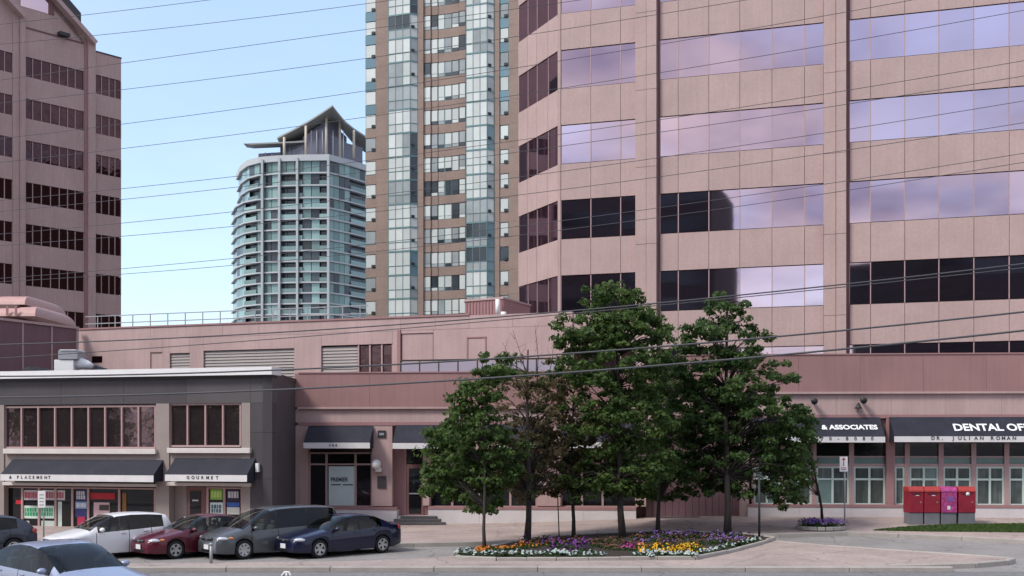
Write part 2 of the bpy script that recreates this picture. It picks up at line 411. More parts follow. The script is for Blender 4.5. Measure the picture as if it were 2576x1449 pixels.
# front kerb as single stones
kerb = thing('kerb', None, None, (0, 34.42, 0)); kerb['kind'] = 'structure'
x = -28.0
while x < 11.0:
    ln = 3.2
    link('kerb_stone', boxmesh(ln - .015, .30, .20, M['concrete_kerb'], .02), kerb, T(x + ln / 2, 34.42 + random.uniform(-.006, .006), .056 + random.uniform(-.004, .004)))
    x += ln
def kerb_run(name, pts, z=.155, w=.24):
    k = thing(name, None, None, tuple(pts[0])); k['kind'] = 'structure'
    for a, b in zip(pts[:-1], pts[1:]):
        a = Vector(a); b = Vector(b); d = b - a; n = max(1, round(d.length / 3.0))
        for i in range(n):
            p0 = a + d * (i / n); p1 = a + d * ((i + 1) / n); m = (p0 + p1) / 2
            m.z = z - .08 + gz(m.x, m.y)
            dz = gz(p1.x, p1.y) - gz(p0.x, p0.y)
            rot = Matrix.Rotation(math.atan2(d.y, d.x), 4, 'Z') @ Matrix.Rotation(-math.atan2(dz, (p1 - p0).length), 4, 'Y')
            link('kerb_stone', boxmesh(round((p1 - p0).length, 2) - .012, w, .19, M['concrete_kerb'], .02), k, T(m) @ rot)
    return k
tip = [gpt(x, y) for x, y in ((2180, 1424), (2330, 1421), (2450, 1417), (2530, 1410), (2548, 1405), (2500, 1400), (2300, 1387), (2080, 1372), (1955, 1360))]
kerb_run('kerb', tip, w=.2)
# sidewalk in front of the shops
sw_front = [gpt(x, y) for x, y in ((300, 1384), (760, 1373), (1040, 1366), (1290, 1361), (1640, 1353), (1960, 1343), (2130, 1338), (2260, 1343), (2420, 1350), (2640, 1361))]
sw_front = [Vector((-45, 42.6, 0))] + sw_front + [Vector((45, 40.5, 0))]
swp = [tuple(p[:2]) for p in sw_front] + [(45, 53.0), (-45, 57)]
sheet('sidewalk', M['sidewalk'], swp, .15)
kerb_run('kerb', sw_front)

# ------------------------------------------------------------------ big pink office building on the right
RB = thing('office_building', 'large pink granite office building with rows of rose mirror windows, right of the brown tower', 'building', (12, 68, 0))
FM = Fac(1405, 66.0, 2576, 66.0 / 1.1265)
FC = Fac(1303, 70.8, 1405, 66.0)
tops = [31.67, 27.2, 22.75, 18.3, 13.84, 9.33]; WH = 2.30
TOPZ = 36.0
# core behind the panels
pA, pB = FC.pt(.25, -.35, 0), FC.pt(FC.L - .1, -.35, 0)
pE = FM.pt(FM.u(2900), -.35, 0)
core = MB(); core.slab([tuple(pA[:2]), tuple(pB[:2]), tuple(pE[:2]), (pE.x + 9, pE.y + 28), (pA.x + 9, pA.y + 34)], 0, TOPZ)
core.build('wall', M['joint'], RB)
bayA = [1411, 1486, 1561, 1600]; bayB = [1660, 1706, 1783, 1861, 1942, 2024, 2072]; bayC = [2137, 2190, 2276, 2362, 2450, 2539, 2632, 2728, 2830]
bayD = [1303.7, 1327, 1350, 1378, 1403]
def ribbon(F, xs, parent, glass, pan_mat, tops, wh, topz, lastz, gap=.012, mull=.05):
    us = [F.u(x) for x in xs]
    for i in range(len(us) - 1):
        u0, u1 = us[i], us[i + 1]
        for r, zt in enumerate(tops):
            link('window_pane', boxmesh(u1 - u0 - mull, .10, wh - .06, glass), parent, F.mat((u0 + u1) / 2, -.12, zt - wh / 2) @ Matrix.Rotation(random.gauss(0, .0035), 4, 'Z') @ Matrix.Rotation(random.gauss(0, .0035), 4, 'X'))
            zlow = tops[r + 1] if r + 1 < len(tops) else lastz
            fbox(F, 'granite_panel', pan_mat, u0 + gap, u1 - gap, zlow + .015, zt - wh - .015, -.18, 0.0 + random.uniform(-.006, .006), parent)
        fbox(F, 'granite_panel', pan_mat, u0 + gap, u1 - gap, tops[0] + .015, topz, -.18, random.uniform(-.006, .006), parent)
    for i, u in enumerate(us):
        for zt in tops: fbox(F, 'mullion', M['mullion'], u - mull / 2, u + mull / 2, zt - wh + .01, zt - .01, -.16, -.035, parent)
for F, xs in ((FM, bayA), (FM, bayB), (FM, bayC), (FC, bayD)):
    ribbon(F, xs, RB, M['glass_rose'], M['granite'], tops, WH, TOPZ, 5.0)
# rounded corner strip between the faces, and the piers
fbox(FM, 'corner_pier', M['granite'], FM.u(1403), FM.u(1411) - .02, 5, TOPZ, -.3, .012, RB)
for x0, x1, x2, x3 in ((1600, 1626, 1651, 1660), (2072, 2103, 2129, 2137)):
    zs = [5.0] + [t - WH - .6 for t in tops[::-1]] + [TOPZ]
    for a, b in zip(zs[:-1], zs[1:]):
        fbox(FM, 'pier_stone', M['granite'], FM.u(x0) + .012, FM.u(x1, .3) - .01, a + .008, b - .008, -.2, .28, RB, .01)
        fbox(FM, 'pier_stone', M['granite'], FM.u(x1, .3) + .01, FM.u(x2, .36), a + .008, b - .008, -.2, .36, RB, .01)
    fbox(FM, 'shadow_reveal_strip', M['reddish_reveal'], FM.u(x2, .36) + .01, FM.u(x3) - .01, 5, TOPZ, -.3, -.03, RB)  # recessed strip coloured dark red to give the shadow line beside each pier

# ------------------------------------------------------------------ left office tower
LT = thing('office_tower', 'brown pink office tower with slanted gable top, at the far left', 'building', (-36, 93, 0))
FL = Fac(62, 88.9, 305, 95.0)
ltops = [34.78 - 3.345 * i for i in range(8)]; LWH = 1.57
uR = FL.u(305)
core = MB()
a = FL.pt(-26, -.3, 0); b = FL.pt(uR - .02, -.3, 0)
core.slab([tuple(a[:2]), tuple(b[:2]), (b.x - 14, b.y + 14), (a.x - 14, a.y + 14)], 0, 36.4)
core.build('wall', M['joint'], LT)
lbay = [62, 83, 105, 128, 150, 171, 190, 212]; rbay = [238, 256, 275, 290, 305]
for xs, topz in (([-195, -160, -130, -100, -70, -40, -15, 12, 32], 37.6), (lbay, 36.4), (rbay, 36.66)):
    us = [FL.u(x) for x in xs]
    for r, zt in enumerate(ltops):
        zlow = ltops[r + 1] if r + 1 < len(ltops) else 6
        fbox(FL, 'granite_panel', M['granite_left'], us[0] + .01, us[-1] - .01, zlow + .01, zt - LWH - .01, -.25, 0, LT)
        for u0, u1 in zip(us[:-1], us[1:]):
            fbox(FL, 'window_pane', M['glass_left'], u0 + .03, u1 - .03, zt - LWH + .03, zt - .03, -.2, -.12, LT)
    fbox(FL, 'granite_panel', M['granite_left'], us[0] + .01, us[-1] - .01, ltops[0] + .01, topz, -.25, 0, LT)
    for u in us:
        for zt in ltops: fbox(FL, 'mullion', M['mullion'], u - .03, u + .03, zt - LWH + .01, zt - .01, -.16, -.05, LT)
for x0, x1, x2 in ((32, 48, 62), (212, 219, 238)):
    fbox(FL, 'pier', M['pink_trim'] if x0 > 100 else M['granite_left'], FL.u(x0), FL.u(x1), 6, 37.9, -.2, .05, LT)
    fbox(FL, 'pier', M['granite_left'], FL.u(x1) + .015, FL.u(x2), 6, 37.7, -.2, .22, LT, .01)
# slanted gable wall above the middle bays
g = MB()
u_e, u_0 = FL.u(232), FL.u(-195)
zt218 = FL.z(218, 93); us_ = FL.u(218); u139 = FL.u(139); z139 = FL.z(139, 4)
sl = (z139 - zt218) / (us_ - u139)
gl = [(u_0, 36.42), (u_e, 36.42), (u_e, zt218 - .25), (us_ - 18, zt218 + 18 * sl), (u_0, zt218 + 18 * sl)]
g.prism(FL.mat(0, 0, 0), [(p[0], p[1]) for p in gl], .04, .9); g.build('gable_wall', M['granite_left'], LT)
gb = MB(); gb.prism(FL.mat(0, 0, 0), [(p[0], p[1] - .02) for p in gl], .92, 13); gb.build('gable_roof', M['granite_left'], LT)
rw_ = MB(); rw_.box(T(-66, 116, 31) @ Matrix.Rotation(FL.ang, 4, 'Z'), (24, 20, 62)); rw_.build('unseen_mirror_wing', M['granite_left'], LT)  # out-of-view block added so the chamfered windows mirror something dark
# pale raking copings
def rake(u_lo, z_lo, length, name):
    mbk = MB(); ca = math.atan(sl); mid = FL.mat(u_lo - math.cos(ca) * length / 2, .30, z_lo + math.sin(ca) * length / 2) @ Matrix.Rotation(ca, 4, 'Y')
    mbk.box(mid, (length, .75, .34)); return mbk.build(name, M['granite_pale'], LT)
rake(us_ + .55, zt218 - .50, 9.0, 'raking_coping')
rake(FL.u(55), FL.z(55, 45), 7.0, 'raking_coping')
fbox(FL, 'gable_window', M['glass_rose'], FL.u(52), FL.u(136), FL.z(130, 37), FL.z(130, 37) + 1.7, -.05, -.01, LT)
fbox(FL, 'window_reveal', M['reddish_reveal'], FL.u(122), FL.u(136), FL.z(130, 37), FL.z(130, 37) + 1.2, -.03, .03, LT)
fbox(FL, 'groove', M['joint'], FL.u(64), FL.u(210), FL.z(185, 102) - .06, FL.z(185, 102) + .06, -.05, .01, LT)
fbox(FL, 'dark_notch', M['dark_metal'], FL.u(144), FL.u(170), FL.z(158, 93), FL.z(158, 85), 0, .5, LT)  # dark block standing in for the dark notch beside the groove
# parapet of the right bay and the roof room behind
fbox(FL, 'parapet_coping', M['charcoal'], FL.u(240), uR + .03, 36.67, 36.78, -.4, .04, LT)
rr = MB(); rr.prism(FL.mat(0, -3, 0), [(FL.u(150, -3), 36), (FL.u(204, -3), 36), (FL.u(204, -3), FL.z(204, 33, -3)), (FL.u(150, -3), FL.z(150, -30, -3))], 0, 4)
rr.build('roof_room', M['charcoal'], LT)

# ------------------------------------------------------------------ brown condominium tower
CT = thing('apartment_tower', 'tall tan brick apartment tower with teal framed bay windows in the middle', 'building', (-8, 134, 0))
FT = Fac(918, 134.0, 1303, 127.7)
ZH, ST = 51.77, 2.80
heads = [ZH + ST * k for k in range(4, -15, -1)]
core = MB()
a = FT.pt(.15, -.5, 0); b = FT.pt(FT.L + 3, -.5, 0)
core.slab([tuple(a[:2]), tuple(b[:2]), (b.x + 5, b.y + 22), (a.x + 3, a.y + 22)], 0, heads[0] + 2)
core.build('wall', M['joint'], CT)
zb, ztp = 8.0, heads[0] + 2
def bw(): return M[random.choices(['blind_white', 'blind_grey', 'blind_dark'], [.68, .22, .10])[0]]
for x0, x1, w in ((946, 977, 0), (1051, 1066, .15), (1243, 1257, .1), (1280, 1330, .02)):
    for zt in heads:
        fbox(FT, 'brick_pier', M['brick'], FT.u(x0) + .004, FT.u(x1) - .004, zt - ST + .012, zt - .004, -.5, w, CT)
for x0, x1, off in ((919, 946, 0), (1257, 1280, 0)):
    u0, u1 = FT.u(x0), FT.u(x1)
    for i, zt in enumerate(heads):
        zt = zt - .1
        wp = fbox(FT, 'window', M['teal'], u0 + .01, u1 - .01, zt - 1.66, zt, -.3, -.10, CT)
        fbox(FT, 'pane', bw(), u0 + .1, u1 - .1, zt - 1.58, zt - .08, -.12, -.05, wp)
        if i > 5 or x0 < 1000:
            fbox(FT, 'brick_spandrel', M['brick'] if i > 6 else M['glass_blue'], u0 + .005, u1 - .005, zt - ST + .01, zt - 1.67, -.3, 0, CT)
        else: fbox(FT, 'brick_spandrel', M['glass_blue'], u0 + .005, u1 - .005, zt - ST + .01, zt - 1.67, -.3, -.02, CT)
        if random.random() < .75: fbox(FT, 'air_conditioner', M['dark_metal'], u1 - .55, u1 - .15, zt - 1.6, zt - 1.28, -.1, .12, wp)
# slightly concave run of windows with brick spandrels
xs = [1066, 1084, 1102, 1119, 1137, 1155, 1171.5]
for i in range(6):
    t = (i + .5) / 6; w = -.04 - .36 * (1 - (2 * t - 1) ** 2); u0, u1 = FT.u(xs[i], w), FT.u(xs[i + 1], w)
    for r, zt in enumerate(heads):
        z1 = zt - .25
        wp = fbox(FT, 'window', M['teal'] if i in (2, 3) else M['dark_metal'], u0, u1 - .004, z1 - 1.78, z1 - .004, w - .25, w, CT)
        low = .45 if random.random() < .8 else .08
        fbox(FT, 'pane', bw(), u0 + .07, u1 - .07, z1 - 1.78 + low, z1 - .08, w - .02, w + .035, wp)
        if low > .2: fbox(FT, 'pane', M[random.choice(['blind_dark', 'blind_grey', 'blind_white'])], u0 + .07, u1 - .07, z1 - 1.72, z1 - 1.78 + low - .05, w - .02, w + .03, wp)
        fbox(FT, 'brick_spandrel', M['brick'], u0, u1 - .003, zt - ST - .25 + .004, z1 - 1.784, w - .3, w + .06, CT)
# projecting bays: three lights in front and a canted light on the right
for xa, xb, xc in ((977, 1031.5, 1051), (1172.5, 1225, 1243)):
    W1 = .75
    ua, ub, uc = FT.u(xa, W1), FT.u(xb, W1), FT.u(xc, .15)
    # canted facade
    pa, pb = FT.pt(ub, W1, 0), FT.pt(uc, .12, 0)
    F2 = Fac(0, 1, 1, 1); F2.o = pa; F2.d = (pb - pa).normalized(); F2.L = (pb - pa).length
    F2.n = Vector((F2.d.y, -F2.d.x, 0)); F2.ang = math.atan2(F2.d.y, F2.d.x)
    fl = MB(); fl.slab([tuple(FT.pt(ua + .02, -.45, 0)[:2]), tuple(FT.pt(ua + .02, W1 - .12, 0)[:2]), tuple(FT.pt(ub - .05, W1 - .12, 0)[:2]), tuple(FT.pt(uc - .02, .0, 0)[:2]), tuple(FT.pt(uc - .02, -.45, 0)[:2])], zb, ztp)
    fl.build('bay_core', M['teal'], CT)
    for r, zt in enumerate(heads):
        fr = MB()
        fr.fbox(FT, ua, ub, zt - .17, zt, -.4, W1 + .05); fr.fbox(F2, 0.0, F2.L, zt - .17, zt, -.2, .045)
        for k in range(4):
            uu = ua + (ub - ua) * k / 3; fr.fbox(FT, uu - .03, uu + .03, zt - ST, zt - .17, W1 - .06, W1 + .04)
        fr.fbox(FT, ua, ub, zt - 1.83, zt - 1.76, W1 - .06, W1 + .035)
        fr.fbox(F2, F2.L - .06, F2.L, zt - ST, zt - .17, -.08, .035); fr.fbox(F2, 0, F2.L, zt - 1.83, zt - 1.76, -.08, .03)
        wn = fr.build('bay_window', M['teal'], CT)
        base = bw()
        for k in range(3):
            u0 = ua + (ub - ua) * k / 3 + .035; u1 = ua + (ub - ua) * (k + 1) / 3 - .035
            m1 = base if random.random() < .8 else bw()
            fbox(FT, 'pane', m1, u0, u1, zt - 1.75, zt - .18, W1 - .1, W1, wn)
            fbox(FT, 'pane', m1 if m1 is not M['blind_dark'] else M['blind_grey'], u0, u1, zt - ST + .02, zt - 1.84, W1 - .1, W1 - .005, wn)
        m2 = M[random.choices(['blind_white', 'blind_grey', 'glass_blue', 'blind_dark'], [.6, .15, .15, .1])[0]]
        fbox(F2, 'pane', m2, .02, F2.L - .07, zt - 1.75, zt - .18, -.09, 0, wn)
        fbox(F2, 'pane', m2, .02, F2.L - .07, zt - ST + .02, zt - 1.84, -.09, -.005, wn)
        if random.random() < .8: fbox(F2, 'air_conditioner', M['dark_metal'], F2.L * .15, F2.L * .55, zt - 1.74, zt - 1.45, -.05, .1, wn)

# ------------------------------------------------------------------ far glass tower with the swooping roof
GT = thing('glass_tower', 'distant pale green glass tower with balconies and pointed swooping roof', 'building', (-57, 300, 0))
def P2(x, Y): return Vector(((x - CX) / FP * Y, Y))
def outline(dx, dl):
    pts = [(592 + dl, 316), (602 + dl, 306), (622 + dl * .7, 300), (650 + dl * .4, 297), (700, 295.3), (762, 294.4), (826, 294), (880, 300), (930, 307)]
    return [P2(x, Y) for x, Y in pts]
up = outline(0, 8); lo = outline(0, -6)
def zfar(y, Y=294.5): return CH + (HY - y) / FP * Y
slabs = [403, 435, 466, 497] + [497 + 26.6 * k for k in range(1, 14)]
def offs(pts, d):
    o = []
    for i, p in enumerate(pts):
        a = pts[max(i - 1, 0)]; b = pts[min(i + 1, len(pts) - 1)]
        t = (b - a).normalized(); n = Vector((t.y, -t.x)); o.append(p + n * d)
    return o
core = MB()
core.slab([tuple(p) for p in offs(lo, -1.4)] + [(-40, 330), (-70, 330)], 5, zfar(498)); core.slab([tuple(p) for p in offs(up, -1.4)] + [(-40, 330), (-70, 330)], zfar(499), zfar(400))
core.build('wall', M['far_dark'], GT)
balc = {4: 1, 2: 1, 7: 1}
for i in range(len(slabs) - 1):
    y1, y2 = slabs[i], slabs[i + 1]
    pts = up if i < 3 else lo
    z1, z2 = zfar(y1), zfar(y2)
    # slab edge
    sb = MB(); ring = offs(pts, .55 if i else .7); inn = offs(pts, -1.5)
    th = .38 if i else 1.6
    sb.slab([tuple(p) for p in ring] + [tuple(p) for p in inn[::-1]], z1 - .3, z1 - .3 + th)
    sb.build('balcony_slab', M['light_concrete'], GT)
    rail = MB()
    for s in range(len(pts) - 1):
        a, b = pts[s], pts[s + 1]; n = max(1, round((b - a).length / 2.1))
        for k in range(n):
            p, q = a.lerp(b, k / n), a.lerp(b, (k + 1) / n)
            rec = (s in (2, 4, 7) or (s == 5 and k % 3 == 2)) and not (i == 0)
            d = (q - p).normalized(); nn = Vector((d.y, -d.x)); w = -1.0 if rec else -.05
            c = (p + q) / 2 + nn * w
            mw = T(c.x, c.y, (z1 - .3 + z2 + .08) / 2) @ Matrix.Rotation(math.atan2(d.y, d.x), 4, 'Z')
            mt = M['far_dark'] if (rec or random.random() < .22) else M['far_glass']
            link('window_pane', boxmesh(round((q - p).length - .12, 1), .12, round(z1 - .3 - z2 - .1, 1), mt), GT, mw)
            if rec:
                c2 = (p + q) / 2 + nn * .45
                rail.box(T(c2.x, c2.y, z2 + .62) @ Matrix.Rotation(math.atan2(d.y, d.x), 4, 'Z'), ((q - p).length, .06, 1.0))
    if rail.v: rail.build('balcony_railing', M['far_glass'], GT)
for x, Y, z1 in ((826, 293.3, zfar(398)), (703, 294.6, zfar(398)), (748, 294.0, zfar(398)), (660, 295.8, zfar(398))):
    p = P2(x, Y); wbox('wing_wall', M['light_concrete'], (p.x, p.y, (5 + z1) / 2), (.55, 1.2, z1 - 5), GT)
# penthouse glass under the roof
ph = MB()
ph.slab([tuple(P2(x, Y)) for x, Y in ((705, 303), (762, 300), (824, 297.5), (872, 303), (912, 308), (912, 320), (705, 320))], zfar(398), zfar(338)); 
ph.build('penthouse', M['far_purple'], GT)
ph2 = MB(); ph2.slab([tuple(P2(x, Y)) for x, Y in ((650, 304), (706, 302.5), (706, 320), (650, 320))], zfar(398), zfar(363)); ph2.build('penthouse', M['far_purple'], GT)
ph3 = MB(); pk = [P2(x, Y) for x, Y in ((762, 300.2), (824, 297.7), (872, 303.2))]
ph3.add([(pk[0].x, pk[0].y, zfar(345)), (pk[1].x, pk[1].y, zfar(345)), (pk[1].x, pk[1].y, zfar(292)), (pk[0].x, pk[0].y, zfar(330)),
         (pk[2].x, pk[2].y, zfar(345)), (pk[2].x, pk[2].y, zfar(322)), (pk[1].x - 2, 315, zfar(335))], [(0, 1, 2, 3), (1, 4, 5, 2), (3, 2, 6), (2, 5, 6), (0, 3, 6), (4, 6, 5), (0, 6, 4, 1)])
ph3.build('penthouse_gable', M['far_purple'], GT)
# mullions of the penthouse
pm = MB()
for x in (730, 745, 783, 797, 811, 838, 864, 668, 684):
    p = P2(x, 297 if x > 760 else 301.5)
    pm.tube([(p.x, p.y, zfar(392)), (p.x, p.y, zfar(345 if x < 780 else 322) if x > 700 else zfar(366))], .12, 4)
pm.build('penthouse_mullion', M['light_concrete'], GT)
# swooping roof: front eave curve, inner lower curve, back
rf = MB()
eave = [(697, 345, 301), (735, 326, 298.5), (775, 304, 296), (808, 283, 294), (836, 264, 292), (850, 282, 293.5), (868, 304, 296), (890, 322, 299.5), (922, 343, 304)]
top_ = [px(*e) for e in eave]; bot_ = [v - Vector((0, 0, .45)) for v in top_]
inn_ = [Vector((v.x + (0 if i != 4 else -1.2), v.y + 6.5, v.z - 1.3)) for i, v in enumerate(top_)]
bk = [Vector((v.x, v.y + 14, v.z - 2.2)) for v in top_]
n = len(eave); vs = top_ + bot_ + inn_ + bk; fs = []
for i in range(n - 1):
    fs += [(i, i + 1, n + i + 1, n + i), (n + i, n + i + 1, 2 * n + i + 1, 2 * n + i), (2 * n + i, 2 * n + i + 1, 3 * n + i + 1, 3 * n + i), (3 * n + i, 3 * n + i + 1, i + 1, i)]
rf.add(vs, fs); rf.build('swooping_roof', M['roof_olive'], GT)
cn_ = MB(); a, b = px(612, 361, 299), px(770, 354, 299); cn_.add([a, b, b + Vector((0, 4, 0)), a + Vector((0, 4, 0)), a + Vector((2, 0, -.3)), b - Vector((0, 0, .4)), b + Vector((0, 4, -.4)), a + Vector((2, 4, -.3))],
    [(0, 1, 2, 3), (4, 7, 6, 5), (0, 4, 5, 1), (1, 5, 6, 2), (2, 6, 7, 3), (3, 7, 4, 0)]); cn_.build('roof_canopy', M['roof_olive'], GT)
for x, yt in ((715, 345), (769.5, 315), (821, 290), (855, 303), (890, 328)):
    p = px(x, 389, 296.2 if x < 840 else 298.5); q = px(x, yt, p.y)
    cl = MB(); cl.tube([(p.x, p.y, p.z - 1), (p.x, p.y, q.z)], .34, 8); cl.build('column', M['cream_column'], GT)

# ------------------------------------------------------------------ pink podium building along the street
PD = thing('podium_building', 'low pink building with dusty red band and dark awnings along the sidewalk', 'building', (2, 54, 0))
FP1 = Fac(750, 53.0, 2576, 50.5)
def pu(x, w=0): return FP1.u(x, w)
XS = 1700      # floor level steps up here, behind the trees
zt1, zb1, zl1 = FP1.z(750, 940), FP1.z(750, 1024), FP1.z(900, 1062)
zt2, zb2, zl2 = FP1.z(2300, 892), FP1.z(2300, 985), FP1.z(2300, 1043)
core = MB()
a, b = FP1.pt(pu(748), -.6, 0), FP1.pt(pu(2800), -.6, 0)
core.slab([tuple(a[:2]), tuple(b[:2]), (b.x, b.y + 6), (a.x, a.y + 8)], -.2, zt1 - .6); core.build('wall', M['joint'], PD)
roof2 = MB(); a = FP1.pt(pu(XS), -.6, 0); roof2.slab([tuple(a[:2]), tuple(b[:2]), (b.x, b.y + 6), (a.x, a.y + 7)], zt1 - .59, zt2 - .6); roof2.build('upper_wall', M['joint'], PD)
def run(name, mat, x0, x1, z0, z1, w0, w1, px_w, gap=.008):
    """row of panels"""
    u0, u1 = pu(x0), pu(x1); n = max(1, round((u1 - u0) / px_w))
    for i in range(n):
        fbox(FP1, name, mat, u0 + (u1 - u0) * i / n + gap / 2, u0 + (u1 - u0) * (i + 1) / n - gap / 2, z0, z1, w0, w1 + random.uniform(-.004, .004), PD)
# dusty red band, thin ledge, pale frieze
run('band_panel', M['terracotta'], 743, XS, zb1, zt1, -.5, .10, 3.6)
run('band_panel', M['terracotta'], XS, 2800, zb2, zt2, -.5, .10, 2.9)
fbox(FP1, 'parapet_cap', M['pink_trim'], pu(752), pu(XS), zt1 + .003, zt1 + .06, -.55, .14, PD)
fbox(FP1, 'parapet_cap', M['pink_trim'], pu(XS) + .01, pu(2800), zt2 + .003, zt2 + .06, -.55, .14, PD)
fbox(FP1, 'ledge', M['granite_pale'], pu(752), pu(XS), zb1 - .10, zb1 - .004, -.5, .17, PD)
fbox(FP1, 'ledge', M['granite_pale'], pu(XS) + .01, pu(2800), zb2 - .10, zb2 - .004, -.5, .17, PD)
run('frieze_panel', M['granite_pale'], 742, XS, zl1, zb1 - .104, -.5, .02, 2.5)
run('frieze_panel', M['granite_pale'], XS, 2800, zl2, zb2 - .104, -.5, .02, 2.5)
fbox(FP1, 'lintel', M['pink_trim'], pu(752), pu(XS), zl1 - .16, zl1 - .004, -.5, .05, PD)
fbox(FP1, 'lintel', M['pink_trim'], pu(XS) + .01, pu(2800), zl2 - .16, zl2 - .004, -.5, .05, PD)
# plinth
for xa, xb in ((740, 1000), (1078, 1600), (1880, 2800)):
    hi = FP1.z((xa + xb) / 2, 1277 if xb < 1700 else 1272)
    run('plinth_stone', M['white_base'], xa, xb, -.1, hi - .08, -.5, .16, 2.4)
    fbox(FP1, 'sill', M['pink_trim'], pu(xa), pu(xb), hi - .076, hi + .04, -.5, .19, PD)
# --- left: piers
zA = zl1 - .165
for x0, x1 in ((740, 776), (936, 987)):
    fbox(FP1, 'pier', M['granite_pale'], pu(x0), pu(x1), FP1.z(850, 1275) + .045, zA, -.5, .03, PD)
def window_group(xs, ytop, ybot, ytr, xr, glass=None, w=-.22, frame=M['mullion'], kind='shop'):
    """a shop window: frame with mullions, panes as sub-parts"""
    us = [pu(x, w) for x in xs]; z1, z0 = FP1.z(xr, ytop, w), FP1.z(xr, ybot, w); ztr = FP1.z(xr, ytr, w) if ytr else None
    fr = MB()
    for u in us: fr.fbox(FP1, u - .05, u + .05, z0, z1, w - .1, w + .07)
    fr.fbox(FP1, us[0], us[-1], z0 - .02, z0 + .07, w - .1, w + .065); fr.fbox(FP1, us[0], us[-1], z1 - .07, z1, w - .1, w + .065)
    if ztr: fr.fbox(FP1, us[0], us[-1], ztr - .04, ztr + .04, w - .1, w + .06)
    wn = fr.build('shop_window', frame, PD)
    for u0, u1 in zip(us[:-1], us[1:]):
        if ztr:
            fbox(FP1, 'pane', glass or M['glass_dark'], u0 + .04, u1 - .04, z0 + .05, ztr - .03, w - .06, w, wn)
            fbox(FP1, 'pane', M['glass_dark'], u0 + .04, u1 - .04, ztr + .03, z1 - .05, w - .06, w - .01, wn)
        else: fbox(FP1, 'pane', glass or M['glass_dark'], u0 + .04, u1 - .04, z0 + .05, z1 - .05, w - .06, w, wn)
    return wn
window_group([779, 822, 895, 936], 1138, 1275, 1168, 850)
pst = fbox(FP1, 'poster', make_mat('pale poster', (.56, .66, .66), .6, var=.04, scale=2), pu(827, -.2), pu(892, -.2), FP1.z(860, 1272, -.2), FP1.z(860, 1173, -.2), -.2, -.185, PD)
text('PREMIER', .27, M['lettering_dark'], pst, FP1.mat(pu(832, -.18), -.182, FP1.z(860, 1214, -.18)), sx=.82, bold=.008)
for xa, xb in ((833, 857), (863, 888)): fbox(FP1, 'poster_stripe', M['lettering_dark'], pu(xa, -.18), pu(xb, -.18), FP1.z(860, 1221, -.18), FP1.z(860, 1218, -.18), -.184, -.179, pst)
# recessed entrance with door
wd_ = -.5
fbox(FP1, 'entrance_reveal', M['pink_trim'], pu(987), pu(1022, wd_), 0.2, zA, -.58, wd_, PD)
dr = fbox(FP1, 'door', M['reddish_reveal'], pu(1023, wd_), pu(1066, wd_), FP1.z(1045, 1302, wd_), FP1.z(1045, 1168, wd_), -.58, -.47, PD)
fbox(FP1, 'pane', M['glass_dark'], pu(1029, wd_), pu(1060, wd_), FP1.z(1045, 1292, wd_), FP1.z(1045, 1178, wd_), -.5, -.455, dr)
fbox(FP1, 'door_handle', M['grey_metal'], pu(1030, wd_), pu(1060, wd_), FP1.z(1045, 1243, wd_), FP1.z(1045, 1240, wd_), -.44, -.40, dr)
fbox(FP1, 'entrance_wall', M['reddish_reveal'], pu(1067, wd_), pu(1084, wd_), .2, zA, -.58, wd_, PD)
for xa, xb in ((1024, 1052), (1054, 1066)): fbox(FP1, 'entrance_transom', M['glass_dark'], pu(xa, wd_), pu(xb, wd_), FP1.z(1045, 1165, wd_), FP1.z(1045, 1120, wd_), -.57, -.49, PD)
for k in range(3):
    wbox('step', M['charcoal_light'], FP1.pt((pu(1000) + pu(1090)) / 2 + .2, .25 + .32 * k, .52 - .12 * k - .06)[:], (pu(1095) - pu(1005) + .5 * k, .33, .12 + .0), PD, FP1.ang, .01)
fbox(FP1, 'landing', M['white_base'], pu(990), pu(1080), .0, .50, -1.0, .08, PD)
# windows between the entrance and the middle, seen through the trees
window_group([1082, 1138, 1194], 1132, 1276, 1168, 1138)
window_group([1216, 1284, 1350], 1132, 1276, 1168, 1280)
window_group([1412, 1464, 1516, 1560, 1600], 1130, 1276, 1166, 1500)
for x0, x1 in ((1064, 1080), (1196, 1214), (1352, 1410), (1602, 1625)):
    fbox(FP1, 'pier', M['granite_pale'], pu(x0), pu(x1), FP1.z(1300, 1275) + .045, zA, -.5, .03, PD)
# middle entrance: ribbed dark red wall
u0, u1 = pu(1625), pu(1862)
for k in range(14):
    fbox(FP1, 'wall_board', M['mauve_metal'], u0 + (u1 - u0) * k / 14 + .008, u0 + (u1 - u0) * (k + 1) / 14 - .008, .2, zA, -.9, -.35 + random.uniform(-.006, .006), PD)
fbox(FP1, 'entrance_step', M['charcoal_light'], pu(1650), pu(1868), .15, .52, -.5, .45, PD)
fbox(FP1, 'pier', M['granite_pale'], pu(1862), pu(1884), .2, zl2 - .165, -.5, .05, PD)
